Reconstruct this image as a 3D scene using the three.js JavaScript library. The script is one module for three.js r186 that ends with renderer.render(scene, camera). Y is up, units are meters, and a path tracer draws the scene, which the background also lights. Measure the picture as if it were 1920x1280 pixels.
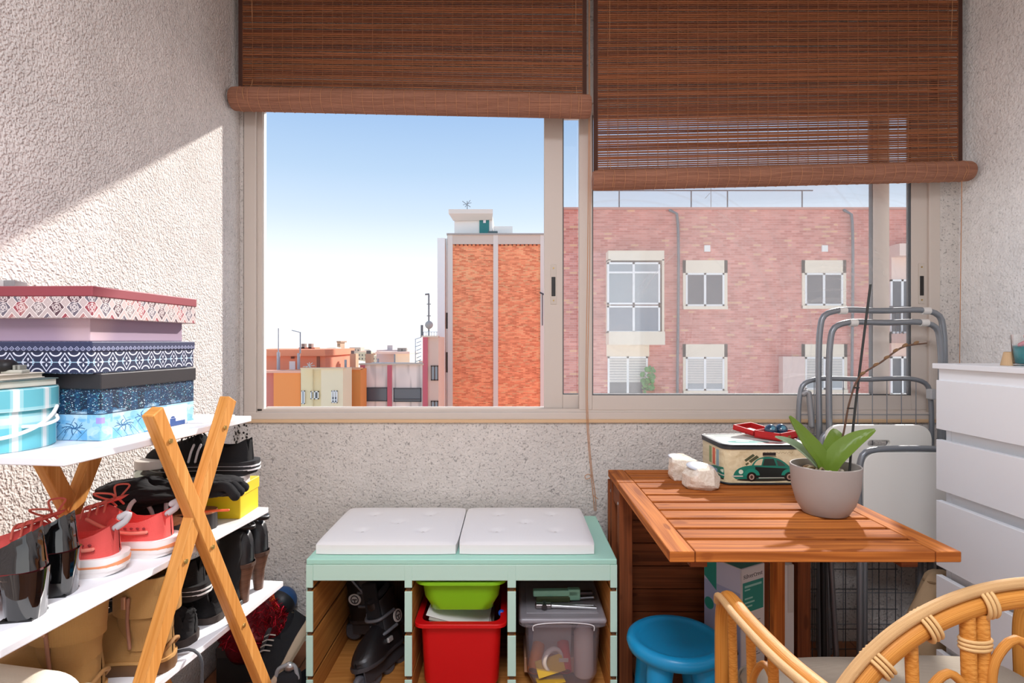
import * as THREE from 'three';
import { RoundedBoxGeometry } from 'three/addons/geometries/RoundedBoxGeometry.js';
import { mergeGeometries, mergeVertices, toCreasedNormals } from 'three/addons/utils/BufferGeometryUtils.js';
import { RectAreaLightUniformsLib } from 'three/addons/lights/RectAreaLightUniformsLib.js';

// ---------------------------------------------------------------- camera, sky, sun, lamps, exposure
const scene = new THREE.Scene();
const EYE = 1.18, BACK = 2.3, F = 1091;                    // eye height, distance to the window wall, focal length in pixels of a 1920 frame
const camera = new THREE.PerspectiveCamera(2 * Math.atan(640 / F) * 180 / Math.PI, 1.5, 0.05, 400);
camera.position.set(0, EYE, BACK); camera.lookAt(0, EYE, 0);
const renderer = new THREE.WebGLRenderer({ antialias: true });
renderer.toneMapping = THREE.LinearToneMapping;
renderer.toneMappingExposure = 1.0;
renderer.shadowMap.enabled = true;
RectAreaLightUniformsLib.init();
{                                                           // summer sky, white at the horizon, blue above
  const w = 64, h = 512, data = new Float32Array(w * h * 4);
  const stops = [[-90, 1.8, 1.78, 1.75], [0, 1.8, 1.8, 1.8], [4, 1.4, 1.44, 1.5], [8, 1.0, 1.08, 1.2], [12, 0.72, 0.87, 1.05], [16, 0.54, 0.73, 0.97], [21, 0.40, 0.60, 0.91], [40, 0.36, 0.57, 0.9], [90, 0.3, 0.52, 0.88]];
  for (let j = 0; j < h; j++) {
    const e = (j + 0.5) / h * 180 - 90; let k = 0;
    while (k < stops.length - 2 && e > stops[k + 1][0]) k++;
    const a = stops[k], b = stops[k + 1]; let u = Math.min(1, Math.max(0, (e - a[0]) / (b[0] - a[0])));
    for (let i = 0; i < w; i++) for (let c = 0; c < 4; c++) data[(j * w + i) * 4 + c] = c < 3 ? a[c + 1] + (b[c + 1] - a[c + 1]) * u : 1;
  }
  const t = new THREE.DataTexture(data, w, h, THREE.RGBAFormat, THREE.FloatType);
  t.mapping = THREE.EquirectangularReflectionMapping; t.magFilter = THREE.LinearFilter; t.minFilter = THREE.LinearFilter; t.needsUpdate = true;
  scene.background = t; scene.environment = t;
}
const sun = new THREE.DirectionalLight(new THREE.Color(1.0, 0.94, 0.88), 6.4);
sun.position.set(0.55 * 30, 0.675 * 30, -30); sun.target.position.set(0, 0.5, 0.5);
sun.castShadow = true; sun.shadow.radius = 3; sun.shadow.mapSize.set(4096, 4096);
Object.assign(sun.shadow.camera, { left: -40, right: 40, top: 40, bottom: -40, near: 1, far: 120 });
scene.add(sun, sun.target);
const UNSEEN_LAMP = { x: -0.05, y: 2.52, z: 2.45, w: 0.7, d: 1.1, power: 22 };   // ceiling panel lamp, out of view, placed to light the shaded room

// ---------------------------------------------------------------- helpers
let seed = 7;
const rnd = () => { seed = (seed * 1664525 + 1013904223) % 4294967296; return seed / 4294967296; };
const rr = (a, b) => a + (b - a) * rnd();
const V = (x, y, z) => new THREE.Vector3(x, y, z);
const lerp = (a, b, t) => a + (b - a) * t, clamp = (x, a = 0, b = 1) => Math.min(b, Math.max(a, x));
const smooth = (a, b, x) => { const t = clamp((x - a) / (b - a)); return t * t * (3 - 2 * t); };
const at = (px, py, d) => V((px - 960) / F * d, EYE - (py - 640) / F * d, BACK - d);   // a measured point at a known distance
const tab = (t, T) => { for (let i = 0; i < T.length - 1; i++) if (t <= T[i + 1][0]) { const u = clamp((t - T[i][0]) / (T[i + 1][0] - T[i][0])); return lerp(T[i][1], T[i + 1][1], u); } return T[T.length - 1][1]; };

function lattice(n, s) { const a = new Float32Array(n * n); let q = s * 7919 + 13; for (let i = 0; i < a.length; i++) { q = (q * 1664525 + 1013904223) % 4294967296; a[i] = q / 4294967296; } return a; }
const lats = {};
function vnoise(u, v, n, s, m = n) {                        // tiles over 0..1, n by m cells
  const key = n + '_' + m + '_' + s; const k = Math.max(n, m); const L = lats[key] || (lats[key] = lattice(k, s + n * 3 + m));
  let x = u * n, y = v * m; const xi = Math.floor(x), yi = Math.floor(y); let fx = x - xi, fy = y - yi; fx = fx * fx * (3 - 2 * fx); fy = fy * fy * (3 - 2 * fy);
  const g = (i, j) => L[((j % m + m) % m) * k + ((i % n + n) % n)];
  return lerp(lerp(g(xi, yi), g(xi + 1, yi), fx), lerp(g(xi, yi + 1), g(xi + 1, yi + 1), fx), fy);
}
function dataTex(w, h, fn, srgb = true) {
  const d = new Uint8Array(w * h * 4);
  for (let j = 0; j < h; j++) for (let i = 0; i < w; i++) { const c = fn(i / w, j / h, i, j); const o = (j * w + i) * 4; d[o] = clamp(c[0], 0, 255); d[o + 1] = clamp(c[1], 0, 255); d[o + 2] = clamp(c[2], 0, 255); d[o + 3] = 255; }
  const t = new THREE.DataTexture(d, w, h); t.wrapS = t.wrapT = THREE.RepeatWrapping; t.magFilter = THREE.LinearFilter; t.minFilter = THREE.LinearMipmapLinearFilter; t.generateMipmaps = true;
  if (srgb) t.colorSpace = THREE.SRGBColorSpace; t.needsUpdate = true; return t;
}
function canvasTex(w, h, draw) {
  const c = document.createElement('canvas'); c.width = w; c.height = h; draw(c.getContext('2d'), w, h);
  const t = new THREE.CanvasTexture(c); t.colorSpace = THREE.SRGBColorSpace; t.wrapS = t.wrapT = THREE.RepeatWrapping; return t;
}
const rep = (t, u, v, ou = 0, ov = 0) => { const c = t.clone(); c.repeat.set(u, v); c.offset.set(ou, ov); c.needsUpdate = true; return c; };
const M = (color, roughness = 0.7, more = {}) => new THREE.MeshStandardMaterial({ color, roughness, ...more });
const P = (color, roughness = 0.5, more = {}) => new THREE.MeshPhysicalMaterial({ color, roughness, ...more });

const box = (w, h, d, x = 0, y = 0, z = 0) => new THREE.BoxGeometry(w, h, d).translate(x, y, z);           // centred
const bb = (x0, x1, y0, y1, z0, z1) => box(x1 - x0, y1 - y0, z1 - z0, (x0 + x1) / 2, (y0 + y1) / 2, (z0 + z1) / 2);
const rb = (x0, x1, y0, y1, z0, z1, r = 0.004, s = 2) => new RoundedBoxGeometry(x1 - x0, y1 - y0, z1 - z0, s, r).translate((x0 + x1) / 2, (y0 + y1) / 2, (z0 + z1) / 2);
const tube = (pts, r, seg = 40, rs = 10, closed = false) => {
  const c = new THREE.CatmullRomCurve3(pts, closed, 'centripetal'); const g = new THREE.TubeGeometry(c, seg, r, rs, closed);
  if (closed) return g;
  const caps = [0, 1].map((u) => { const s = new THREE.SphereGeometry(r, rs, 6); const p = c.getPointAt(u); return s.translate(p.x, p.y, p.z); });
  return mg([g, ...caps]);
};
const rod = (a, b, r, r2 = r, rs = 12) => { const v = b.clone().sub(a), g = new THREE.CylinderGeometry(r2, r, v.length(), rs); g.applyQuaternion(new THREE.Quaternion().setFromUnitVectors(V(0, 1, 0), v.clone().normalize())); return g.translate((a.x + b.x) / 2, (a.y + b.y) / 2, (a.z + b.z) / 2); };
function bar(a, b, w, t, out) {                             // rectangular bar from a to b; w across in the plane, t along 'out'
  const y = b.clone().sub(a), L = y.length(); y.normalize(); const z = out.clone().sub(y.clone().multiplyScalar(out.dot(y))).normalize(); const x = new THREE.Vector3().crossVectors(y, z);
  const g = new RoundedBoxGeometry(w, L, t, 2, Math.min(w, t) * 0.12); g.applyMatrix4(new THREE.Matrix4().makeBasis(x, y, z)); return g.translate((a.x + b.x) / 2, (a.y + b.y) / 2, (a.z + b.z) / 2);
}
function mg(list) {
  const l = list.map((g) => { let q = g.index ? g.toNonIndexed() : g; for (const k of Object.keys(q.attributes)) if (!['position', 'normal', 'uv'].includes(k)) q.deleteAttribute(k); if (!q.attributes.uv) q.setAttribute('uv', new THREE.BufferAttribute(new Float32Array(q.attributes.position.count * 2), 2)); if (!q.attributes.normal) q.computeVertexNormals(); return q; });
  return l.length === 1 ? l[0] : mergeGeometries(l);
}
function muv(g, along = 'x') {                              // uv in metres; u runs along the named axis where the face allows
  g = g.index ? g.toNonIndexed() : g; if (!g.attributes.normal) g.computeVertexNormals();
  const p = g.attributes.position, n = g.attributes.normal, uv = new Float32Array(p.count * 2);
  for (let i = 0; i < p.count; i++) {
    const c = { x: p.getX(i), y: p.getY(i), z: p.getZ(i) }, a = { x: Math.abs(n.getX(i)), y: Math.abs(n.getY(i)), z: Math.abs(n.getZ(i)) };
    const m = a.x >= a.y && a.x >= a.z ? 'x' : a.y >= a.z ? 'y' : 'z'; let ax = ['x', 'y', 'z'].filter((k) => k !== m);
    if (ax[1] === along) ax = [ax[1], ax[0]];
    if (m === 'x' && along === 'x') ax = ['z', 'y'];
    uv[2 * i] = c[ax[0]]; uv[2 * i + 1] = c[ax[1]];
  }
  g.setAttribute('uv', new THREE.BufferAttribute(uv, 2)); return g;
}
function loft(rings, closed = true, caps = true) {          // rings of equal length
  const n = rings.length, m = rings[0].length, pos = [], uv = [], idx = [];
  rings.forEach((r, i) => r.forEach((p, k) => { pos.push(p.x, p.y, p.z); uv.push(k / m, i / (n - 1)); }));
  const mm = closed ? m : m - 1;
  for (let i = 0; i < n - 1; i++) for (let k = 0; k < mm; k++) { const a = i * m + k, b = i * m + (k + 1) % m, c = a + m, d = b + m; idx.push(a, b, c, b, d, c); }
  if (caps && closed) for (const [i, f] of [[0, 1], [n - 1, 0]]) { const c = rings[i].reduce((s, p) => s.add(p), V(0, 0, 0)).divideScalar(m); const q = pos.length / 3; pos.push(c.x, c.y, c.z); uv.push(0.5, 0.5); for (let k = 0; k < m; k++) { const a = i * m + k, b = i * m + (k + 1) % m; f ? idx.push(q, b, a) : idx.push(q, a, b); } }
  const g = new THREE.BufferGeometry(); g.setAttribute('position', new THREE.Float32BufferAttribute(pos, 3)); g.setAttribute('uv', new THREE.Float32BufferAttribute(uv, 2)); g.setIndex(idx); g.computeVertexNormals(); return g;
}
const crease = (g, a = 0.7) => toCreasedNormals(g, a);
const lathe = (pts, seg = 40) => new THREE.LatheGeometry(pts.map(([r, y]) => new THREE.Vector2(r, y)), seg);

const used = {};
const numbered = (n) => { const k = used[n] || 0; used[n] = k + 1; return k ? n + '_' + String(k).padStart(3, '0') : n; };
function part(name, geos, m, parent) { const o = new THREE.Mesh(Array.isArray(geos) ? mg(geos) : geos, m); o.name = name; o.castShadow = o.receiveShadow = true; parent.add(o); return o; }
function thing(name, label, category, pos = [0, 0, 0], turn = 0, group) {
  const o = new THREE.Group(); o.name = numbered(name); scene.add(o); o.position.set(...(pos.isVector3 ? [pos.x, pos.y, pos.z] : pos)); o.rotation.y = turn;
  o.userData = { label, category }; if (group) o.userData.group = group; return o;
}
function struct(name, geos, m, label, category) { const o = part(name, geos, m, scene); o.userData = { kind: 'structure', label, category }; return o; }
function copy(src, label, pos, turn, group) { const c = src.clone(); c.name = numbered(src.name.replace(/_\d{3}$/, '')); c.userData = { ...src.userData, label }; if (group) c.userData.group = group; c.position.set(...pos); c.rotation.y = turn; scene.add(c); return c; }

// ---------------------------------------------------------------- materials
const stuccoH = dataTex(1024, 1024, (u, v) => {
  const a = vnoise(u, v, 190, 1), b = vnoise(u, v, 110, 2), c = vnoise(u, v, 24, 3), e = vnoise(u, v, 340, 4);
  const s = clamp(0.46 * smooth(0.2, 0.8, a) + 0.36 * smooth(0.25, 0.75, b) + 0.12 * c + 0.16 * e) * 255; return [s, s, s];
}, false);
const stuccoC = (r, g, b, specks) => dataTex(1024, 1024, (u, v) => {
  const a = vnoise(u, v, 6, 5), c = vnoise(u, v, 40, 6), p = vnoise(u, v, 190, 7) * 0.7 + vnoise(u, v, 310, 8) * 0.3, q = 1 - specks * smooth(0.64, 0.86, p);  // dark specks put into the wall colour
  const k = (0.95 + 0.06 * a + 0.04 * c) * q; return [r * k, g * k, b * k];
});
const stucco = (r, g, b, specks, s, bump) => M(0xffffff, 0.95, { map: rep(stuccoC(r, g, b, specks), s, s), bumpMap: rep(stuccoH, s, s), bumpScale: bump });
function woodTex(c1, c2, sd, contrast = 1, knots = 0) {
  return dataTex(512, 512, (u, v) => {
    const warp = 0.05 * vnoise(u, v, 3, sd, 4), g = vnoise(u, v + warp, 3, sd + 1, 40) * 0.5 + vnoise(u, v + warp, 6, sd + 2, 110) * 0.3 + vnoise(u, v, 4, sd + 3, 230) * 0.2;
    let t = clamp((g - 0.5) * 1.7 * contrast + 0.5); if (knots) t = clamp(t - 0.7 * smooth(0.80, 0.93, vnoise(u, v, 9, sd + 4, 14)));
    return [lerp(c1[0], c2[0], t), lerp(c1[1], c2[1], t), lerp(c1[2], c2[2], t)];
  });
}
const wood = (c1, c2, sd, rough, scale = 1.6, contrast = 1, knots = 0, more = {}) => { const t = rep(woodTex(c1, c2, sd, contrast, knots), scale, scale * 2); return P(0xffffff, rough, { map: t, bumpMap: t, bumpScale: 0.0006, specularIntensity: 0.45, ...more }); };
const weaveH = dataTex(128, 128, (u, v) => { const s = 128 + 60 * Math.sin(u * Math.PI * 2 * 16) + 60 * Math.sin(v * Math.PI * 2 * 16); return [s, s, s]; }, false);
const fabric = (c, more = {}) => P(c, 0.95, { bumpMap: rep(weaveH, 12, 12), bumpScale: 0.0005, sheen: 0.3, sheenRoughness: 0.8, ...more });
const bambooM = wood([196, 128, 58], [226, 164, 92], 21, 0.5, 2.2, 0.9);
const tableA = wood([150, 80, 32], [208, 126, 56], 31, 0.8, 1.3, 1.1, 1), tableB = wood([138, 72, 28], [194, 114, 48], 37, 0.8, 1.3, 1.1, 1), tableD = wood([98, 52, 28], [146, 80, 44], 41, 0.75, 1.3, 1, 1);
const pineM = wood([176, 112, 52], [212, 148, 78], 45, 0.6, 1.4, 0.9);
const mintM = M(0xc2e6d6, 0.5), mintTop = M(0xaee2d0, 0.42);
const whiteBoard = M(0xf3f4f7, 0.35), whiteDresser = M(0xf3f5f7, 0.4);
const frameM = M(0xcfc3b8, 0.42, { metalness: 0.0 }), frameG = M(0xb9bfb6, 0.4);
const darkM = M(0x171412, 0.6), blackM = M(0x0f0f11, 0.55), steelM = M(0xb9b9b9, 0.28, { metalness: 0.9 }), greyTube = M(0x8b8f94, 0.35, { metalness: 0.45 });
const glassM = P(0xffffff, 0.0, { transmission: 1, thickness: 0, ior: 1.45 });
const whitePl = M(0xf3f0e8, 0.5), brassM = M(0xb99a5a, 0.35, { metalness: 0.8 });

// ---------------------------------------------------------------- the room
const XL = -1.075, XR = 1.767, ZF = 3.9, CEIL = 2.6, SILL = 0.872, HEAD = 2.266, WX0 = -1.062, WX1 = 1.69;
const wallLeftM = stucco(220, 212, 206, 0.14, 1.45, 0.0036), wallBackM = stucco(212, 205, 198, 0.24, 1, 0.0025), wallRightM = stucco(246, 245, 242, 0.12, 1, 0.002);
const uvw = (g) => muv(g, 'x');
struct('wall_back', [uvw(mg([bb(XL - 0.2, XR + 0.2, -0.2, SILL, -0.16, 0), bb(XL - 0.2, XR + 0.2, HEAD, CEIL + 0.2, -0.16, 0), bb(XL - 0.2, WX0, SILL, HEAD, -0.16, 0), bb(WX1, XR + 0.2, SILL, HEAD, -0.16, 0)]))], wallBackM, 'rough plastered wall under and around the sliding window', 'wall');
struct('wall_left', [uvw(bb(XL - 0.2, XL, -0.2, CEIL + 0.2, 0, ZF))], wallLeftM, 'coarse stucco wall behind the shoe rack with a slanting sunlit area', 'wall');
struct('wall_right', [uvw(bb(XR, XR + 0.2, -0.2, CEIL + 0.2, 0, ZF))], wallRightM, 'pale stucco wall beside the white chest of drawers', 'wall');
struct('wall_front', [uvw(mg([bb(XL - 0.2, -0.75, -0.2, CEIL + 0.2, ZF, ZF + 0.16), bb(1.45, XR + 0.2, -0.2, CEIL + 0.2, ZF, ZF + 0.16), bb(-0.75, 1.45, 2.2, CEIL + 0.2, ZF, ZF + 0.16)]))], wallRightM, 'plastered wall behind the viewer with a wide unseen doorway that lets light in', 'wall');
struct('ceiling', [uvw(bb(XL - 0.2, XR + 0.2, CEIL, CEIL + 0.2, -0.16, ZF + 0.16))], M(0xece8e2, 0.9), 'plain white ceiling of the glazed balcony', 'ceiling');
const floorO = struct('floor', [bb(XL - 0.2, XR + 0.2, -0.2, -0.004, -0.16, ZF + 0.16)], M(0x6d5240, 0.8), 'brown tiled balcony floor under the furniture', 'floor');
{ const ft = wood([150, 96, 66], [178, 120, 84], 51, 0.45, 1, 0.5), sh = uvw(rb(-0.1475, 0.1475, -0.01, 0.0, -0.1475, 0.1475, 0.002, 1));
  for (let i = 0; i < 9; i++) for (let k = 0; k < 12; k++) { const t = part('tile', sh, ft, floorO); t.position.set(XL + 0.155 + i * 0.3, 0, 0.155 + k * 0.3); } }
{ // unseen doorway behind the camera, left open to let sky light in: frame only
  const g = [bb(-0.78, -0.72, 0, 2.23, ZF - 0.02, ZF + 0.18), bb(1.42, 1.48, 0, 2.23, ZF - 0.02, ZF + 0.18), bb(-0.78, 1.48, 2.17, 2.23, ZF - 0.02, ZF + 0.18)];
  struct('unseen_door_1', g, M(0xe6e2da, 0.5), 'white frame of the wide doorway out of view behind the viewer, open to sky light', 'door frame');
}
{ // unseen ceiling lamp behind the camera, lights walls and furniture
  const l = thing('unseen_ceiling_lamp', 'square white ceiling panel lamp out of view behind the viewer, lighting the room', 'lamp', [UNSEEN_LAMP.x, UNSEEN_LAMP.y, UNSEEN_LAMP.z]);
  const w = UNSEEN_LAMP.w / 2, d = UNSEEN_LAMP.d / 2;
  part('housing', [bb(-w - 0.03, w + 0.03, 0.02, 0.08, -d - 0.03, d + 0.03)], M(0xf2f2f2, 0.5), l);
  part('unseen_lamp_diffuser', [bb(-w, w, 0.004, 0.02, -d, d)], M(0xffffff, 0.6, { emissive: 0xf6f8ff, emissiveIntensity: 1.5 }), l);
  const a = new THREE.RectAreaLight(0xf2f5ff, UNSEEN_LAMP.power, UNSEEN_LAMP.w, UNSEEN_LAMP.d); a.position.set(0, -0.004, 0); a.rotation.x = -Math.PI / 2; l.add(a);
}
{ // mould flakes in the corner under the window
  const g = []; for (let k = 0; k < 26; k++) { const y = rr(0.78, 0.87), z = Math.abs(rr(-0.02, 0.05)) + 0.004, s = rr(0.002, 0.007); g.push(new THREE.IcosahedronGeometry(1, 1).scale(0.0008, s * rr(0.6, 1.6), s).rotateX(rr(0, 3)).translate(XL + 0.0012, y, z)); if (k % 3 === 0) g.push(new THREE.IcosahedronGeometry(1, 1).scale(s, s, 0.0008).translate(XL + rr(0.005, 0.03), y, 0.0012)); }
  part('mould_spots', g, M(0x2c2622, 0.95), scene.getObjectByName('wall_left')).userData.kind = 'stuff'; }
{ // sliding window: fixed frame, outer sash slid to the right behind the inner sash
  const w = new THREE.Group(); w.name = 'window_1'; w.userData = { kind: 'structure', label: 'beige aluminium sliding window with its left half open', category: 'window' }; scene.add(w);
  const g = [];
  g.push(rb(-1.06, -1.012, SILL, HEAD, -0.08, 0.002, 0.003), rb(-1.02, -0.992, SILL + 0.03, HEAD, -0.05, -0.012, 0.002), rb(1.648, 1.692, SILL, HEAD, -0.08, 0.002, 0.003), rb(-1.06, 1.692, SILL, 0.9, -0.08, 0.004, 0.003), rb(-1.06, 1.692, 2.122, HEAD, -0.08, 0.002, 0.003));
  for (const z of [-0.068, -0.05, -0.034, -0.014]) g.push(bb(-1.03, 1.65, 0.9, 0.912, z - 0.002, z + 0.002));
  part('window_frame', g, frameM, w);
  part('frame_edge', [bb(-0.994, -0.988, SILL + 0.03, 2.13, -0.04, -0.02), bb(-1.0, 1.65, 0.905, 0.914, -0.083, -0.075)], M(0xf1eee8, 0.5), w);
  part('sill_strip', [rb(-1.06, 1.692, SILL - 0.012, SILL + 0.001, -0.004, 0.012, 0.002)], M(0xd8b48c, 0.6), w);
  const sash = (x0, x1, zc, sl, sr, m, lock) => {
    const s = new THREE.Group(); s.name = 'sash'; w.add(s); const z0 = zc - 0.013, z1 = zc + 0.013, y0 = 0.908, y1 = 2.13, rl = 0.058;
    part('sash_frame', [rb(x0, x0 + sl, y0, y1, z0, z1, 0.003), rb(x1 - sr, x1, y0, y1, z0, z1, 0.003), rb(x0 + sl, x1 - sr, y0, y0 + rl, z0, z1, 0.002), rb(x0 + sl, x1 - sr, y1 - 0.05, y1, z0, z1, 0.002)], m, s);
    part('gasket', [bb(x0 + sl, x0 + sl + 0.004, y0 + rl, y1 - 0.05, z0 + 0.004, z1 - 0.004), bb(x1 - sr - 0.005, x1 - sr, y0 + rl, y1 - 0.05, z0 + 0.004, z1 - 0.002), bb(x0 + sl, x1 - sr, y0 + rl, y0 + rl + 0.004, z0 + 0.004, z1 - 0.004)], M(0x55585a, 0.7), s);
    part('pane', [bb(x0 + sl, x1 - sr, y0 + rl, y1 - 0.05, zc - 0.002, zc + 0.002)], glassM, s);
    if (lock) { const lx = lock; const hp = part('lock_plate', [rb(lx - 0.012, lx + 0.012, 1.33, 1.49, z1 - 0.001, z1 + 0.003, 0.001)], M(0xc9beb2, 0.4), s);
      part('grip', [rb(lx - 0.008, lx + 0.008, 1.362, 1.44, z1, z1 + 0.0045, 0.002)], M(0x1d1a18, 0.5), s); part('screw', [rod(V(lx, 1.475, z1), V(lx, 1.475, z1 + 0.005), 0.003), rod(V(lx, 1.345, z1), V(lx, 1.345, z1 + 0.005), 0.003)], brassM, s); }
    return s;
  };
  sash(0.1295, 1.522, -0.058, 0.075, 0.066, frameM, 0.167);
  const s2 = sash(0.266, 1.659, -0.023, 0.053, 0.074, frameM, 1.625);
  // wiped dust on the inner pane: fine streaks of matter
  const dust = dataTex(512, 512, (u, v) => {
    const cx = u - 0.75, cy = v - 0.1, r = Math.hypot(cx, cy * 1.1); const arc = vnoise(r * 1.3 % 1, 0.5, 90, 61, 2) * 0.6 + vnoise(u, v, 8, 62) * 0.4;
    const cx2 = u - 0.1, r2 = Math.hypot(cx2, v - 0.2), arc2 = vnoise(r2 * 1.1 % 1, 0.3, 80, 63, 2);
    const s = 255 * clamp(0.14 + 0.12 * vnoise(u, v, 5, 64) + 0.10 * smooth(0.62, 0.98, arc) * vnoise(u, v, 4, 66) + 0.08 * smooth(0.68, 0.98, arc2)); return [s, s, s];
  }, false);
  const dm = M(0xf2ece8, 1, { alphaMap: dust, transparent: true, side: THREE.DoubleSide });
  const pl = new THREE.PlaneGeometry(1.659 - 0.266 - 0.127, 1.13).translate((0.319 + 1.585) / 2, 1.53, -0.0205); part('dust_film', [pl], dm, s2);
}

// ---------------------------------------------------------------- the blinds
function blind(label, x0, x1, top, yl, yr, rad, zs) {        // yl, yr: height of the roll's centre at its two ends
  const b = thing('bamboo_blind', label, 'blind', [0, 0, 0], 0, 'bamboo roll-up blinds');
  const cols = [[136, 80, 52], [150, 92, 58], [160, 96, 60], [124, 72, 48]].map((c) => wood(c.map((k) => k * 0.8), c, 71 + c[0], 0.6, 3, 1));
  const pitch = 0.0078, n = Math.floor((top - Math.max(yl, yr)) / pitch), geos = cols.map(() => []);
  for (let j = 0; j < n; j++) {
    const f = j / n, yL = lerp(top, yl, f), yR = lerp(top, yr, f); const rings = []; const h = rr(0.0024, 0.0033); let drift = rr(-0.0012, 0.0012); const pull = rnd() < 0.22 ? rr(0.001, 0.0026) : 0, px = rnd(), pw = rr(0.08, 0.25);
    for (let k = 0; k <= 14; k++) { const t = k / 14; drift += rr(-0.0003, 0.0003); const x = lerp(x0, x1, t), y = lerp(yL, yR, t) + drift - pull * Math.exp(-Math.pow((t - px) / pw, 2)); rings.push([V(x, y - h, zs - 0.0015), V(x, y + h, zs - 0.0015), V(x, y + h, zs + 0.0015), V(x, y - h, zs + 0.0015)]); }
    geos[Math.floor(rnd() * cols.length)].push(muv(crease(loft(rings), 0.6), 'x'));
  }
  geos.forEach((g, i) => { if (g.length) part('reeds', g, cols[i], b).userData.kind = 'stuff'; });
  const th = []; const nt = Math.round((x1 - x0) / 0.039);
  for (let k = 0; k <= nt; k++) { const x = lerp(x0 + 0.012, x1 - 0.012, k / nt), f = (x - x0) / (x1 - x0); th.push(bb(x - 0.0011, x + 0.0011, lerp(yl, yr, f), top, zs + 0.0016, zs + 0.0026)); }
  part('threads', th, M(0x8f5c3a, 0.8), b).userData.kind = 'stuff';
  part('edge_band', [bb(x0 - 0.004, x0 + 0.012, yl, top, zs - 0.003, zs + 0.003)], M(0x4a2a1e, 0.85), b); part('edge_band', [bb(x1 - 0.012, x1 + 0.004, yr, top, zs - 0.003, zs + 0.003)], M(0x4a2a1e, 0.85), b);
  part('head_rail', [rb(x0, x1, top - 0.01, top + 0.03, zs - 0.02, zs + 0.012, 0.003)], cols[0], b);
  // roll: a spiral of reeds
  const zc = zs + rad * 0.85, ring = [], N = 46; const prof = []; for (let k = 0; k < N; k++) { const a = k / N * Math.PI * 2; for (const e of [0, 1]) { const rr_ = rad * (1 - (e ? 0.028 : 0)); prof.push([a + e * 0.05, rr_]); } }
  const xa = x0 - 0.012, xb = x1 + 0.014, ends = [[0, 0.86], [0.006, 0.97], [0.02, 1], [0.98, 1], [0.994, 0.97], [1, 0.86]];
  for (const [t, s] of ends) { const x = lerp(xa, xb, t), y = lerp(yl, yr, t); ring.push(prof.map(([a, q]) => V(x, y + Math.sin(a) * q * s, zc + Math.cos(a) * q * s))); }
  const roll = part('roll', [muv(crease(loft(ring), 0.5), 'x')], wood([138, 94, 74], [170, 120, 96], 77, 0.65, 2.5, 1.2), b);
  const rt = [], nr = Math.round((xb - xa) / 0.039); for (let k = 1; k < nr; k++) { const t = k / nr, x = lerp(xa, xb, t), y = lerp(yl, yr, t); rt.push(new THREE.TorusGeometry(rad + 0.0008, 0.0007, 5, 36).rotateY(Math.PI / 2).translate(x, y, zc)); }
  part('roll_threads', rt, M(0xc98f66, 0.8), roll).userData.kind = 'stuff';
  return { b, zc };
}
const bl = blind('reddish brown bamboo roll blind hanging over the open window half', -1.048, 0.283, 2.56, 2.098, 2.068, 0.044, 0.06);
const br = blind('brown bamboo roll blind hanging lower, over the dusty window panes', 0.318, 1.728, 2.56, 1.790, 1.826, 0.038, 0.06);
const cordM = M(0xc08a60, 0.85);
{ for (const [o, x, y, r] of [[bl.b, -1.0, 2.1, 0.044], [bl.b, 0.245, 2.07, 0.044], [br.b, 0.375, 1.79, 0.038], [br.b, 1.69, 1.82, 0.038]]) part('pull_cord', [tube([V(x, 2.55, 0.068), V(x + 0.002, y + r + 0.02, 0.07), V(x + 0.003, y + 0.01, 0.062 + 2 * r), V(x + 0.003, y - r * 0.8, 0.06 + 1.5 * r)], 0.0011, 24, 6)], cordM, o);
  const c = thing('blind_cord', 'long thin cord hanging down the wall between window and bench, tied in a loop', 'cord', [0, 0, 0]);
  part('cord', [tube([V(0.297, 2.5, 0.05), V(0.297, 2.05, 0.05), V(0.293, 1.5, 0.045), V(0.288, 0.95, 0.04), V(0.297, 0.78, 0.035), V(0.309, 0.66, 0.03), V(0.322, 0.52, 0.03)], 0.0014, 60, 6), tube([V(0.300, 2.5, 0.052), V(0.301, 1.5, 0.047), V(0.293, 0.95, 0.042), V(0.302, 0.78, 0.037), V(0.314, 0.66, 0.03), V(0.326, 0.57, 0.03), V(0.328, 0.52, 0.03)], 0.0014, 60, 6)], cordM, c);
  part('loop', [tube([V(0.308, 0.656, 0.034), V(0.297, 0.664, 0.036), V(0.284, 0.656, 0.036), V(0.288, 0.645, 0.036), V(0.3, 0.648, 0.036)], 0.0014, 24, 6, true)], cordM, c); part('knot', [tube([V(0.318, 0.58, 0.034), V(0.325, 0.574, 0.036), V(0.334, 0.568, 0.037)], 0.0016, 10, 6)], cordM, c);
  const c2 = thing('blind_cord', 'thin pull cord hanging straight down beside the window and the chest of drawers', 'cord', [0, 0, 0]);
  part('cord', [tube([V(1.693, 1.83, 0.11), V(1.708, 1.75, 0.09), V(1.71, 1.3, 0.08), V(1.712, 0.6, 0.07)], 0.0014, 40, 6)], cordM, c2);
}

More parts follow.
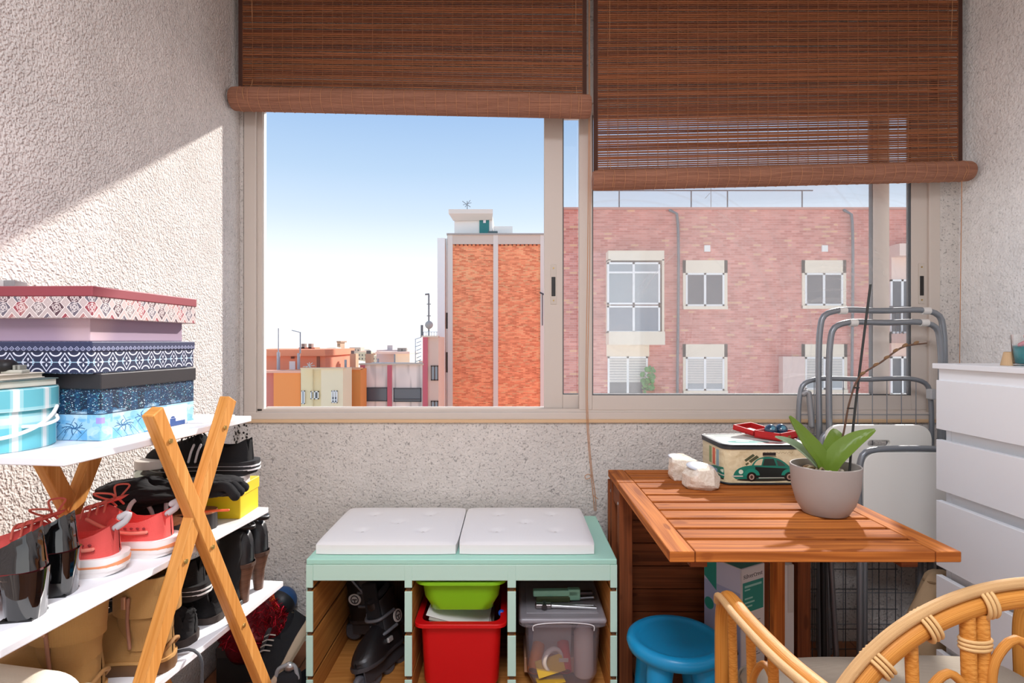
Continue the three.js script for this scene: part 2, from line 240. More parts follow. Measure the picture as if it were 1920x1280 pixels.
// ---------------------------------------------------------------- outside: the street and the houses across
{ const tx = dataTex(256, 256, (u, v) => { const k = 0.85 + 0.25 * vnoise(u, v, 12, 81) + 0.1 * vnoise(u, v, 60, 82); return [222 * k, 214 * k, 204 * k]; });
  struct('ground', [muv(bb(-200, 200, -14.4, -14, -260, 30))], M(0xffffff, 0.95, { map: rep(tx, 0.05, 0.05) }), 'street and yards far below the window, out of view, pale to light the house fronts', 'ground'); }  // out of view; kept pale to bounce light onto the house fronts
const ER = (px0, px1, py0, py1, d, deep, front = 0) => { const a = at(px0, py1, d), b = at(px1, py0, d); return bb(a.x, b.x, a.y, b.y, a.z - deep, a.z + front); };
const brickTex = (base, vary, mortar, sd, pale) => dataTex(1024, 1024, (u, v, i, j) => {   // 64 courses of 16 bricks
  const row = Math.floor(v * 64), off = (row % 2) * 0.5, bx = u * 16 + off, col = Math.floor(bx) % 16, fx = bx - Math.floor(bx), fy = v * 64 - row;
  const h = lattice16(sd, row, col), k = 1 + (h - 0.5) * vary, m = fy < 0.16 || fx < 0.05, p = lattice16(sd + 9, row, col) > 1 - pale * (0.4 + 1.6 * vnoise(u, v, 5, sd + 5)) ? 1 : 0;
  const c = m ? mortar : p ? base.map((q, n) => lerp(q, [236, 190, 140][n], 0.65)) : base.map((q, n) => q * k + (n === 0 ? 0 : (h - 0.5) * 22)); const w = 0.95 + 0.1 * vnoise(u, v, 14, sd + 6); return c.map((q) => q * w);
});
function lattice16(sd, r, c) { const L = lats['b' + sd] || (lats['b' + sd] = lattice(64, sd)); return L[r * 64 + c]; }
const glassDark = P(0x4a525a, 0.08, {}), glassPale = P(0x9aa4a8, 0.12), whiteFrame = M(0xf4f2ee, 0.6), creamM = M(0xf0e0c8, 0.9);
const concreteTex = dataTex(256, 256, (u, v) => { const st = smooth(0.55, 0.9, vnoise(u, v, 40, 91, 3)) * 0.12, k = 0.92 + 0.1 * vnoise(u, v, 8, 92) - st; return [255 * k, 242 * k, 228 * k]; });
const concreteM = M(0xffffff, 0.95, { map: rep(concreteTex, 0.2, 0.2) }), lightConc = M(0xdcd6cc, 0.9);
function win(parent, px0, px1, py0, py1, d, mull = 1, o = {}) {   // one window: frame, then panes and shutter as sub-parts
  const a = at(px0, py1, d), b = at(px1, py0, d), z = a.z, t = o.t ?? 0.06, g = [bb(a.x, b.x, a.y, a.y + t, z, z + 0.06), bb(a.x, b.x, b.y - t, b.y, z, z + 0.06), bb(a.x, a.x + t, a.y, b.y, z, z + 0.06), bb(b.x - t, b.x, a.y, b.y, z, z + 0.06)];
  for (let k = 1; k <= mull; k++) { const x = lerp(a.x, b.x, k / (mull + 1)); g.push(bb(x - t * 0.6, x + t * 0.6, a.y, b.y, z, z + 0.06)); }
  for (const f of o.bars || []) { const y = lerp(b.y, a.y, f); g.push(bb(a.x, b.x, y - t / 2, y + t / 2, z, z + 0.065)); }
  const f = part('window', g, o.frame || whiteFrame, parent);
  for (let k = 0; k <= mull; k++) part('pane', [bb(lerp(a.x, b.x, k / (mull + 1)) + t * 0.5, lerp(a.x, b.x, (k + 1) / (mull + 1)) - t * 0.5, a.y + t * 0.5, b.y - t * 0.5, z, z + 0.03)], o.glass || glassDark, f);
  if (o.shut) { const ys = lerp(b.y, a.y, o.shut), s = []; const m = Math.max(3, Math.round((b.y - ys) / 0.09)); for (let k = 0; k < m; k++) s.push(bb(a.x + t, b.x - t, lerp(ys, b.y - t, k / m), lerp(ys, b.y - t, (k + 0.86) / m), z + 0.03, z + 0.05)); part('shutter', s, M(0xd9d2c8, 0.8), f); }
  return f;
}
{ // red house opposite
  const d = 19, b = thing('apartment_house', 'red brick apartment house seen through the dusty panes on the right', 'building', [0, 0, 0]);
  const bt = brickTex([212, 130, 115], 0.14, [216, 156, 144], 101, 0.05);
  part('wall', [muv(ER(1057, 1900, 391, 1900, d, 9))], M(0xffffff, 0.95, { map: rep(bt, 1 / 4.0, 1 / 4.8) }), b);
  part('coping', [ER(1055, 1902, 389, 393, d, 9.1, 0.06)], M(0xc98f80, 0.9), b);
  for (const px of [1270, 1597]) part('drainpipe', [tube([at(px - 14, 394, d - 0.05), at(px - 3, 397, d - 0.12), at(px, 408, d - 0.12), at(px, 760, d - 0.12)], 0.045, 24, 8)], M(0x6d7278, 0.5, { metalness: 0.3 }), b);
  for (const px of [1325, 1545]) part('vent', [ER(px - 5, px + 6, 460, 472, d, 0.0, 0.05)], M(0xf3efe8, 0.8), b);
  for (const [x0, x1, y0, y1, low, shut] of [[1280, 1363, 488, 579, 0, 0.0], [1503, 1585, 488, 578, 0, 0], [1280, 1363, 645, 737, 1, 0.78], [1503, 1587, 645, 735, 1, 0.72]]) {
    part('window_surround', [ER(x0, x1, y0, y0 + 24, d, 0, 0.05), ER(x0, x0 + 5, y0, y1, d, 0, 0.05), ER(x1 - 6, x1, y0, y1, d, 0, 0.05), ER(x0, x1, y1 - 5, y1 + 1, d, 0, 0.1)], creamM, b);
    win(b, x0 + 5, x1 - 6, y0 + 24, y1 - 5, d, 1, { shut, glass: low ? glassPale : undefined });
  }
  const lg = part('bay', [ER(1136, 1238, 474, 492, d, 0, 0.5), ER(1136, 1238, 622, 646, d, 0, 0.6), ER(1136, 1140, 490, 624, d, 0, 0.5), ER(1234, 1238, 490, 624, d, 0, 0.5)], creamM, b);
  win(b, 1138, 1237, 492, 571, d - 0.5, 1, { bars: [0.24], glass: glassPale }); win(b, 1138, 1237, 573, 624, d - 0.5, 1, { glass: P(0x7f8a94, 0.15) });
  part('balcony_recess', [ER(1137, 1217, 646, 668, d, 0, 0.03)], creamM, b); win(b, 1139, 1214, 668, 742, d, 1, { shut: 0.65, glass: glassDark });
  part('balcony_wall', [ER(1460, 1500, 668, 760, d, 0, 0.3)], M(0xe6c9bd, 0.9), b);
  part('side_bay', [ER(1664, 1760, 462, 484, d, 0, 0.6), ER(1664, 1760, 625, 643, d, 0, 0.9), ER(1664, 1760, 484, 760, d, 0, 0.2)], M(0xeccfc0, 0.9), b);
  win(b, 1668, 1712, 524, 625, d - 0.21, 1, {}); win(b, 1668, 1712, 668, 740, d - 0.21, 1, {});
  const rl = [rod(at(1664, 575, d - 0.9), at(1760, 575, d - 0.9), 0.025)]; for (let k = 0; k < 14; k++) rl.push(rod(at(1666 + k * 7, 575, d - 0.9), at(1666 + k * 7, 626, d - 0.9), 0.014)); part('balcony_railing', rl, M(0x3c3f44, 0.5), b);
  const rf = [rod(at(1112, 357, d + 0.4), at(1524, 357, d + 0.4), 0.022)]; for (const px of [1161, 1296, 1364, 1504]) rf.push(rod(at(px, 357, d + 0.4), at(px, 396, d + 0.4), 0.022)); part('roof_railing', rf, M(0x5c656c, 0.5), b);
  part('antenna', [rod(at(1333, 352, d + 1), at(1333, 396, d + 1), 0.012), rod(at(1322, 372, d + 1), at(1331, 362, d + 1), 0.008)], M(0x9aa0a4, 0.5), b);
  const lf = []; for (let k = 0; k < 60; k++) { const p = at(1216 + rr(-12, 10), 705 + rr(-16, 30), d - 0.25 - rr(0, 0.3)); lf.push(new THREE.IcosahedronGeometry(rr(0.05, 0.1), 0).scale(1, 0.5, 1).rotateX(rr(0, 3)).rotateZ(rr(0, 3)).translate(p.x, p.y, p.z)); }
  const pp = thing('balcony_plant', 'green shrub on the balcony of the red brick house', 'plant', [0, 0, 0]); part('foliage', lf, M(0x5d9a52, 0.8), pp);
  { const p = at(1216, 742, d - 0.4); part('planter', [lathe([[0, 0], [0.14, 0], [0.2, 0.3], [0.17, 0.3], [0.15, 0.06]].map(([r, y]) => [r, y]), 16).translate(p.x, p.y - 0.12, p.z)], M(0xa3623f, 0.8), pp); }
}
{ // brick tower
  const d = 38, b = thing('brick_tower', 'tall orange brick block with concrete pillars beyond the open window', 'building', [0, 0, 0]);
  const bt = brickTex([242, 150, 106], 0.24, [228, 158, 122], 103, 0.16);
  part('wall', [muv(ER(841, 1021, 446, 1500, d, 7))], M(0xffffff, 0.95, { map: rep(bt, 1 / 4.6, 1 / 5.2) }), b);
  for (const [a, c] of [[840, 849], [925, 934], [1013, 1023]]) part('pillar', [ER(a, c, 439, 1500, d, 0, 0.12)], lightConc, b);
  part('parapet', [ER(839, 1024, 440, 458, d, 7.1, 0.1)], M(0xcfc2b4, 0.9), b); part('coping', [ER(838, 1025, 438, 441, d, 7.2, 0.2)], M(0xa9a39b, 0.9), b);
  const dm = M(0x6a3a2a, 0.9); for (let k = 0; k < 22; k++) { const px = 853 + k * 7.6; if (Math.abs(px - 929) > 6) part('dentil', [ER(px, px + 2.5, 458, 460.5, d, 0, 0.1)], dm, b); }
  part('side_wall', [ER(822, 840, 447, 1500, d + 2, 6)], M(0xd9dad6, 0.9), b); part('shaft', [ER(820, 834, 446, 1500, d - 0.3, 0.6)], M(0xeeeeea, 0.85), b);
  for (const [y0, y1] of [[586, 616], [660, 698]]) part('side_window', [ER(836, 839.5, y0, y1, d - 0.05, 0.1)], M(0x4a4540, 0.7), b);
  part('wall_lamp', [rod(at(1012, 548, d - 0.3), at(1020, 552, d - 0.3), 0.05), rod(at(1017, 552, d - 0.3), at(1017, 610, d - 0.3), 0.03)], M(0x44484c, 0.5), b);
  const hut = part('roof_hut', [ER(852, 923, 402, 441, d + 1.5, 4)], M(0xf2ece4, 0.9), b);
  part('hut_roof', [crease(loft([[841, 400, 1.2], [841, 392, 1.2]].map(() => []).length ? [[at(850, 414, d + 1.3), at(923, 412, d + 1.3), at(923, 412, d + 5.5), at(850, 414, d + 5.5)], [at(841, 400, d + 0.9), at(924, 400, d + 0.9), at(924, 400, d + 5.8), at(841, 400, d + 5.8)], [at(841, 392, d + 0.9), at(924, 392, d + 0.9), at(924, 392, d + 5.8), at(841, 392, d + 5.8)]] : []), 0.3)], M(0xe6dccf, 0.9), hut);
  part('hut_door', [ER(899, 917, 407, 439, d + 1.48, 0, 0.05)], M(0x2f7f7c, 0.6), hut); part('door_sign', [ER(906, 911, 412, 418, d + 1.4, 0, 0.02)], M(0xf0e4e4, 0.7), hut);
  part('roof_block', [ER(925, 961, 424, 441, d + 2, 3)], M(0xf0ece6, 0.9), b); part('roof_unit', [ER(915, 933, 433, 440, d + 0.6, 0.5)], M(0x59696a, 0.7), b);
  part('antenna', [rod(at(876, 392, d + 2), at(876, 377, d + 2), 0.03), rod(at(867, 377, d + 2), at(882, 388, d + 2), 0.025), rod(at(882, 375, d + 2), at(872, 388, d + 2), 0.02), rod(at(868, 384, d + 2), at(884, 380, d + 2), 0.02)], M(0x8c9296, 0.5), b);
}
{ // grey and red block left of the tower
  const d = 33, b = thing('concrete_block', 'grey rendered building with dark red pillars and two wide dark windows', 'building', [0, 0, 0]);
  part('wall', [muv(ER(676, 795, 683, 1300, d, 3))], concreteM, b); part('wall', [muv(ER(795, 822, 631, 1300, d, 3))], M(0xe2c8b4, 0.9), b);
  const redM = M(0xd4707a, 0.85); for (const [a, c, t] of [[676, 684, 682], [727, 735, 682], [793, 802, 630]]) part('pillar', [ER(a, c, t, 1300, d, 0, 0.12)], redM, b);
  part('coping', [ER(674, 795, 681, 684, d, 0.5, 0.15)], M(0xd9c3ac, 0.9), b); part('coping', [ER(791, 822, 629, 632, d, 0.5, 0.15)], M(0xe8d8c4, 0.9), b);
  const gw = P(0x5c6066, 0.15), fd = M(0x4b4b4d, 0.6);
  win(b, 687, 727, 726, 752, d - 0.02, 0, { glass: gw, frame: fd, t: 0.05 }); win(b, 738, 790, 727, 753, d - 0.02, 0, { glass: gw, frame: fd, t: 0.05, bars: [0.8] });
  win(b, 808, 822, 685, 713, d - 0.02, 1, { glass: glassPale, frame: M(0x6a5a50, 0.7) }); win(b, 808, 822, 751, 775, d - 0.02, 1, { glass: glassPale, frame: M(0x6a5a50, 0.7) });
  const dp = at(805, 609, d + 1), tn = [rod(at(804, 640, d + 1), at(804, 552, d + 1), 0.05), rod(at(797, 552, d + 1), at(805, 551, d + 1), 0.05), rod(at(800, 570, d + 1), at(808, 570, d + 1), 0.025), rod(at(800, 592, d + 1), at(808, 592, d + 1), 0.025), rod(at(791, 609, d + 1), at(791, 632, d + 1), 0.08)];
  part('mast', tn, M(0x7c7c7c, 0.6), b); part('satellite_dish', [new THREE.SphereGeometry(0.27, 16, 8, 0, Math.PI * 2, 0, 1.1).rotateX(Math.PI / 2).translate(dp.x, dp.y, dp.z)], M(0xb5aea6, 0.7), b);
  const fr = []; for (let k = 0; k < 6; k++) fr.push(rod(at(794 + k * 5, 622, d + 0.5), at(794 + k * 5, 632, d + 0.5), 0.02)); fr.push(rod(at(794, 622, d + 0.5), at(820, 622, d + 0.5), 0.02)); part('roof_railing', fr, M(0xb8bcc0, 0.5), b);
  const st = []; for (let k = 0; k < 7; k++) { st.push(rod(at(778 + (k % 2) * 3, 636 + k * 7, d + 3), at(790, 632 + k * 7, d + 3), 0.03)); } st.push(rod(at(779, 636, d + 3), at(779, 684, d + 3), 0.03)); part('roof_ladder', st, M(0xd5d8da, 0.6), b);
}
{ const d = 30, b = thing('orange_house', 'orange rendered house with a flat roof terrace at the left of the open window', 'building', [0, 0, 0]), om = M(0xff9d58, 0.85), op = M(0xf39a78, 0.85), or = M(0xd88474, 0.85);
  part('upper_wall', [ER(440, 610, 666, 1300, d + 4, 6)], op, b); part('cornice', [ER(440, 613, 655, 667, d + 4, 6, 0.35)], M(0xf29a74, 0.85), b); part('roof_block', [ER(560, 590, 651, 656, d + 6, 1)], op, b);
  part('roof_door', [ER(543, 554, 677, 696, d + 4, 0, 0.05)], M(0xf5f2ee, 0.7), b); part('recess', [ER(594, 600, 668, 692, d + 4, 0, 0.03)], M(0xa06a55, 0.8), b); part('vent', [ER(546, 552, 668, 672, d + 4, 0, 0.06)], M(0x7c4a3c, 0.8), b);
  for (const px of [568, 581]) part('chimney', [ER(px - 3, px + 3, 644, 653, d + 6, 0.4)], M(0x9a8a80, 0.9), b);
  part('lower_wall', [ER(440, 517, 698, 1300, d + 0.3, 2)], or, b); part('corner_wall', [ER(513, 563, 696, 1300, d, 2)], om, b); part('coping', [ER(440, 564, 694.5, 699, d - 0.05, 0.6)], M(0xf7b79c, 0.85), b);
  part('mast', [rod(at(522, 698, d + 3), at(522, 660, d + 3), 0.09), rod(at(522, 660, d + 3), at(522, 615, d + 3), 0.035), rod(at(560, 692, d + 3), at(560, 662, d + 3), 0.08)], M(0xb9bcbf, 0.6), b);
  part('street_light', [rod(at(563, 662, d + 3), at(563, 622, d + 3), 0.045), rod(at(563, 623, d + 3), at(547, 619, d + 3), 0.03)], M(0xa6abb0, 0.6), b);
}
{ const d = 29, b = thing('cream_house', 'cream rendered house with small windows between the orange walls', 'building', [0, 0, 0]);
  part('wall', [ER(564, 602, 692, 1300, d + 0.6, 1)], M(0xf3deb2, 0.9), b); part('wall', [ER(602, 643, 691, 1300, d, 1.6)], M(0xf6e2bd, 0.9), b); part('coping', [ER(563, 644, 689.5, 692, d - 0.06, 0.5)], M(0xf4d2a6, 0.9), b);
  part('drainpipe', [rod(at(587, 692, d + 0.5), at(587, 800, d + 0.5), 0.03)], M(0xd9c59c, 0.8), b);
  win(b, 583, 598, 733, 748, d + 0.55, 1, { glass: glassDark, t: 0.05 }); win(b, 566, 572, 732, 757, d + 0.55, 0, { glass: glassPale, t: 0.04 }); win(b, 622, 633, 732, 755, d - 0.03, 1, { shut: 0.5, bars: [0.75], t: 0.04 });
  const dish = at(582, 688, d + 1); part('antenna', [rod(at(572, 690, d + 1), at(586, 680, d + 1), 0.02), rod(at(576, 681, d + 1), at(584, 690, d + 1), 0.02), rod(at(580, 679, d + 1), at(580, 694, d + 1), 0.02), rod(at(568, 687, d + 1), at(590, 685, d + 1), 0.015)], M(0xd2ccc4, 0.6), b);
}
{ const d = 31.3, b = thing('narrow_orange_house', 'narrow orange house front beside a grey drain pipe and red pillar', 'building', [0, 0, 0]);
  part('wall', [ER(648, 676, 692, 1300, d, 1.3)], M(0xf09a52, 0.85), b); part('party_wall', [ER(643, 648, 690, 1300, d - 0.1, 1.4)], M(0xb86a58, 0.85), b); part('drainpipe', [rod(at(648, 674, d - 0.3), at(648, 800, d - 0.3), 0.07)], M(0xa2a5a6, 0.6), b); part('coping', [ER(646, 676, 689, 693, d, 0.5, 0.1)], M(0xf6b184, 0.85), b);
  for (const px of [661, 690]) { const b2 = thing('chimney_stack', 'beige chimney stack ' + (px < 670 ? 'above the narrow orange house' : 'above the red pillared grey building'), 'chimney', [0, 0, 0], 0, 'beige chimney stacks'), c = part('chimney', [ER(px - 5, px + 6, 663, 1000, d + 6, 0.7)], M(0xe3bb98, 0.9), b2); part('cowl', [ER(px - 3, px + 3, 657, 663, d + 6.1, 0.4)], M(0x8a8078, 0.8), b2); }
}
{ const d = 60, b = thing('rooftop_house', 'cream rooftop storey with a lilac roof behind the grey building', 'building', [0, 0, 0]);
  part('wall', [ER(741, 768, 662, 1000, d, 6)], M(0xf6e2c2, 0.9), b); part('roof_wall', [ER(706, 752, 656, 1000, d + 3, 6)], M(0xd6bcb6, 0.9), b); part('roof_edge', [ER(704, 768, 659, 663, d - 0.2, 6)], M(0xe9cdbd, 0.9), b);
  for (const px of [749, 758]) part('tank', [ER(px - 4, px + 4, 652, 661, d + 1, 0.6)], M(0xa59c92, 0.9), b); part('stair_head', [ER(726, 736, 647, 658, d + 4, 2)], M(0xd2c6c2, 0.9), b); part('post', [rod(at(740, 664, d - 0.5), at(740, 690, d - 0.5), 0.08), rod(at(709, 672, d - 0.5), at(709, 690, d - 0.5), 0.1)], M(0x8a8e92, 0.7), b);
}
{ // far town
  const tones = [0xd9c6a8, 0xe9e2d4, 0xc9a184, 0xe2cfb4, 0xd2b9a6]; const hs = [[604, 640, 664, 130], [612, 630, 652, 200], [632, 638, 641, 216], [640, 652, 655, 190], [655, 676, 651, 220], [668, 690, 660, 170], [680, 694, 655, 230], [688, 704, 662, 180], [696, 716, 667, 150], [770, 792, 676, 120], [618, 646, 674, 110], [640, 672, 680, 100]];
  hs.forEach(([a, c, t, d], i) => { const b = thing('far_house', ['low town house', 'distant town house', 'distant square tower', 'distant town house', 'distant hill house', 'distant town house', 'distant town house', 'distant town house', 'distant town house', 'distant roof', 'low terrace house', 'low terrace house'][i] + ' on the horizon, ' + ['left end of the skyline', 'just left of the tall tower', 'the tallest one there', 'just right of the tall tower', 'under the distant hill', 'between the two chimneys', 'right of the distant hill', 'behind the right chimney', 'left of the lilac roof', 'beside the roof ladder', 'behind the cream house', 'in front of the chimneys'][i], 'building', [0, 0, 0], 0, 'far houses on the skyline');
    part('wall', [ER(a, c, t, 900, d, 6)], M(tones[i % 5], 0.95), b); if (i !== 2) { const p = [at(a, t, d), at(c, t, d)], h = (c - a) * 0.1 / F * d; part('roof', [crease(loft([[V(p[0].x, p[0].y, p[0].z), V(p[1].x, p[0].y, p[0].z), V(p[1].x, p[0].y, p[0].z - 6), V(p[0].x, p[0].y, p[0].z - 6)], [V(lerp(p[0].x, p[1].x, 0.3), p[0].y + h, p[0].z - 2.5), V(lerp(p[0].x, p[1].x, 0.7), p[0].y + h, p[0].z - 2.5), V(lerp(p[0].x, p[1].x, 0.7), p[0].y + h, p[0].z - 4), V(lerp(p[0].x, p[1].x, 0.3), p[0].y + h, p[0].z - 4)]]), 0.3)], M(tones[(i + 2) % 5], 0.95), b); } else part('parapet', [ER(a - 1, c + 1, t - 2, t + 1, d - 0.5, 8)], M(0xb08a70, 0.95), b);
    const ws = []; for (let k = 0; k < 3; k++) for (let q = 0; q < 2; q++) { const px = lerp(a, c, 0.2 + 0.27 * k); ws.push(ER(px, px + (c - a) * 0.1, t + 4 + q * 7, t + 7 + q * 7, d - 0.05, 0.1)); } part('windows', ws, M(0x6a6660, 0.5), b).userData.kind = 'stuff';
  });
}

// ---------------------------------------------------------------- shoe rack on the left
const yT = 1.0, yM = 0.757, yB = 0.538, TURN = -0.1195;
const S = (d, off, y) => V(-0.8 + 0.12 * d - 0.993 * off, y, BACK - d - 0.119 * off);     // d metres from the eye along the rack's front, off metres in from the front
{ const p = S(1.1, 0.125, 0), k = thing('shoe_rack', 'white shelf rack with crossed bamboo legs along the stucco wall', 'shelf', p, TURN);
  const L = (d) => -(d - 1.1) * 1.0072;
  for (const [y, d0, d1] of [[yT, 0.9, 1.41], [yM, 0.80, 1.487], [yB, 0.73, 1.56]]) part('shelf_board', [muv(rb(-0.125, 0.125, y - 0.014, y, L(d1), L(d0), 0.0025))], whiteBoard, k);
  const legs = [[0, 1], [0, -1], [1, 1], [1, -1]];
  for (const [back, s] of legs) {
    const x = (back ? -1 : 1) * 0.1375, dc = 1.1815, f = (drop, sg) => dc + sg * (drop - 0.352) * 0.515;
    const a = V(x + (s > 0 ? 0.002 : 0) * (back ? -1 : 1), EYE - 0.127, L(f(0.127, s))), b = V(a.x, 0.0, L(f(1.18, s)));
    const leg = part('leg', [muv(bar(a, b, 0.031, 0.024, V(1, 0, 0)), 'y')], bambooM, k);
    for (const y of [yT, yM, yB]) { const drop = EYE - y + 0.007, c = V(x + (back ? -0.0125 : 0.0125) + (s > 0 ? 0.002 : 0) * (back ? -1 : 1), y - 0.007, L(f(drop, s))); part('screw', [rod(c, c.clone().add(V(back ? -0.002 : 0.002, 0, 0)), 0.0052, 0.0046, 14), rod(c, c.clone().add(V(back ? -0.0024 : 0.0024, 0, 0)), 0.0022, 0.0022, 6)], brassM, leg); }
  }
}
// prints for the boxes
const tileTex = (bg, fg, cols) => canvasTex(512, 256, (c, w, h) => {
  c.fillStyle = bg; c.fillRect(0, 0, w, h); c.lineJoin = 'round';
  for (let i = -1; i <= 4; i++) for (let j = -1; j <= 2; j++) { const x = i * 128 + (j % 2 ? 64 : 0), y = j * 96 + 34; c.save(); c.translate(x, y);
    c.beginPath(); c.moveTo(0, -62); c.lineTo(58, 0); c.lineTo(0, 62); c.lineTo(-58, 0); c.closePath(); c.fillStyle = cols[(i * 3 + j + 9) % cols.length]; c.fill(); c.strokeStyle = fg; c.lineWidth = 5; c.stroke();
    c.lineWidth = 3.5; c.beginPath(); c.arc(0, 0, 26, 0, 7); c.stroke(); c.beginPath(); c.arc(0, 0, 13, 0, 7); c.stroke(); for (let k = 0; k < 4; k++) { c.rotate(Math.PI / 2); c.beginPath(); c.ellipse(0, -18, 5, 12, 0, 0, 7); c.stroke(); c.beginPath(); c.arc(15, -34, 6, 0, 5); c.stroke(); } c.restore(); }
});
const azulejo = canvasTex(512, 256, (c, w, h) => { c.fillStyle = '#2b3350'; c.fillRect(0, 0, w, h);
  const L = (col, wd, f) => { c.strokeStyle = col; c.lineWidth = wd; c.beginPath(); f(); c.stroke(); };
  for (let i = -1; i < 5; i++) { const x = i * 128 + 64; for (const q of [0, 1]) { const y = q ? 128 : 128, s = 1; c.save(); c.translate(x + (q ? 64 : 0), y);
    if (!q) { L('#dfe3f2', 7, () => { c.moveTo(0, -80); c.lineTo(44, 0); c.lineTo(0, 80); c.lineTo(-44, 0); c.closePath(); }); c.fillStyle = '#dfe3f2'; for (let k = 0; k < 4; k++) { c.rotate(Math.PI / 2); c.beginPath(); c.moveTo(0, -4); c.lineTo(9, -30); c.lineTo(0, -42); c.lineTo(-9, -30); c.fill(); } }
    else { L('#e6e9f5', 12, () => { c.arc(0, -96, 40, 0.2, 2.94); }); L('#e6e9f5', 12, () => { c.arc(0, 96, 40, 3.34, 6.08); }); L('#9fc4d8', 8, () => { c.moveTo(-30, -30); c.lineTo(-30, 0); c.lineTo(30, 0); c.lineTo(30, 30); }); L('#9fc4d8', 8, () => { c.moveTo(30, -30); c.lineTo(30, 0); c.moveTo(-30, 0); c.lineTo(-30, 30); }); c.fillStyle = '#a9cbe0'; for (const k of [-1, 1]) for (const m of [-14, 0, 14]) { c.beginPath(); c.ellipse(m, k * 108, 6, 14, m * 0.03 * k, 0, 7); c.fill(); } }
    c.restore(); } } });
const navyLid = canvasTex(256, 64, (c, w, h) => { c.fillStyle = '#303757'; c.fillRect(0, 0, w, h); c.strokeStyle = '#c4cae6'; c.lineWidth = 3; for (let i = 0; i < 8; i++) { const x = i * 32 + 16; c.beginPath(); c.moveTo(x, 18); c.lineTo(x + 12, 32); c.lineTo(x, 46); c.lineTo(x - 12, 32); c.closePath(); c.stroke(); c.fillStyle = '#8f98c0'; c.fillRect(x - 3, 29, 6, 6); } c.beginPath(); c.moveTo(0, 32); c.lineTo(w, 32); c.lineWidth = 1; c.stroke(); });
const cityTex = canvasTex(1024, 512, (c, w, h) => {
  c.fillStyle = '#15243c'; c.fillRect(0, 0, w, h / 2);
  let q = 5; const R = () => (q = (q * 16807) % 2147483647) / 2147483647;
  for (let i = 0; i < 24; i++) { c.fillStyle = ['#1c3a5c', '#22304a', '#173050'][i % 3]; const x = R() * w; c.fillRect(x, R() * 90, 30 + R() * 60, 200); }
  for (let i = 0; i < 1500; i++) { c.fillStyle = ['#2e8fb8', '#7fd0e8', '#dff4fb', '#2f6f98', '#49b7b5'][Math.floor(R() * 5)]; c.globalAlpha = 0.5 + 0.5 * R(); c.fillRect(R() * w, R() * h * 0.49, 2 + R() * 9, 2 + R() * 4); } c.globalAlpha = 1;
  for (let i = 0; i < 70; i++) { c.fillStyle = '#e9fbff'; c.beginPath(); c.arc(R() * w, 12 + R() * 230, 2 + R() * 2.5, 0, 7); c.fill(); }
  c.fillStyle = '#9fcbe6'; c.fillRect(0, h / 2, w, h / 2);
  for (let i = 0; i < 160; i++) { c.fillStyle = ['#8cc3e6', '#c4dff0', '#6fb2de', '#d4e4f0', '#58a0d4'][Math.floor(R() * 5)]; c.globalAlpha = 0.45; c.beginPath(); c.ellipse(R() * w, h / 2 + R() * 256, 20 + R() * 60, 12 + R() * 34, R() * 3, 0, 7); c.fill(); } c.globalAlpha = 1; c.fillStyle = '#15243c'; c.fillRect(0, h / 2 - 6, w, 8);
  c.fillStyle = '#dfe0f0'; c.fillRect(330, 275, 250, 240);
  c.strokeStyle = '#2d5a86'; c.lineWidth = 7; for (const [x, y] of [[180, 350], [760, 340], [930, 390]]) for (let k = 0; k < 8; k++) { c.beginPath(); c.moveTo(x, y); c.quadraticCurveTo(x + Math.cos(k) * 50, y + Math.sin(k) * 20 - 20, x + Math.cos(k * 0.8) * 80, y + Math.sin(k * 0.8) * 60); c.stroke(); }
  c.fillStyle = '#2c4c86'; c.fillRect(350, 450, 110, 62); c.fillRect(450, 415, 60, 97); c.beginPath(); c.arc(480, 412, 22, 3.14, 6.3); c.fill(); c.fillStyle = '#2a86a6'; c.beginPath(); c.moveTo(545, 512); c.lineTo(548, 450); c.lineTo(565, 405); c.lineTo(583, 450); c.lineTo(586, 512); c.fill();
  c.fillStyle = '#9a86cf'; c.fillRect(600, 300, 80, 74); c.fillStyle = '#7a6ac2'; c.fillRect(616, 316, 46, 40); c.fillStyle = '#a294d8'; c.fillRect(60, 285, 50, 55);
  c.strokeStyle = '#3c6f96'; c.lineWidth = 4; for (let k = 0; k < 6; k++) { c.beginPath(); c.moveTo(700 + k * 50, 500); c.lineTo(790 + k * 50, 290 + (k % 3) * 40); c.stroke(); } c.fillStyle = '#3f8fc0'; c.fillRect(700, 486, 60, 26); c.fillRect(860, 494, 60, 18);
});
function giftBox(name, label, d, px, y, h, wx, lz, turn, lidH, over, bodyM, lidM, extra) {
  const x = (px - 960) / F * d, b = thing(name, label, 'box', [x, y, BACK - d], turn);         // origin at the near right bottom corner
  const o = over; part('box_body', [muv(rb(-wx + o, -o, 0, h - 0.004, -lz + o, -o, 0.002), 'z')], bodyM, b);
  const lid = part('lid', [muv(mg([rb(-wx, 0, h - lidH, h, -lz, 0, 0.002)]), 'z')], lidM, b); if (extra) extra(b, lid); return b;
}
giftBox('storage_box', 'storage box printed with a night skyline above a pale blue collage, black lid', 1.045, 189, yT, 0.122, 0.21, 0.26, -0.12, 0.028, 0.003, M(0xffffff, 0.5, { map: rep(cityTex, 1 / 0.3, 1 / 0.1, 0.1, 0.02) }), M(0x2b282b, 0.5));
giftBox('storage_box', 'navy storage box with white Moorish tile pattern under the red lidded box', 1.035, 172, yT + 0.122, 0.058, 0.24, 0.30, -0.07, 0.018, 0.002, M(0xffffff, 0.5, { map: rep(azulejo, 1 / 0.14, 1 / 0.052, 0, 0.1) }), M(0xffffff, 0.5, { map: rep(navyLid, 1 / 0.09, 1 / 0.018) }));
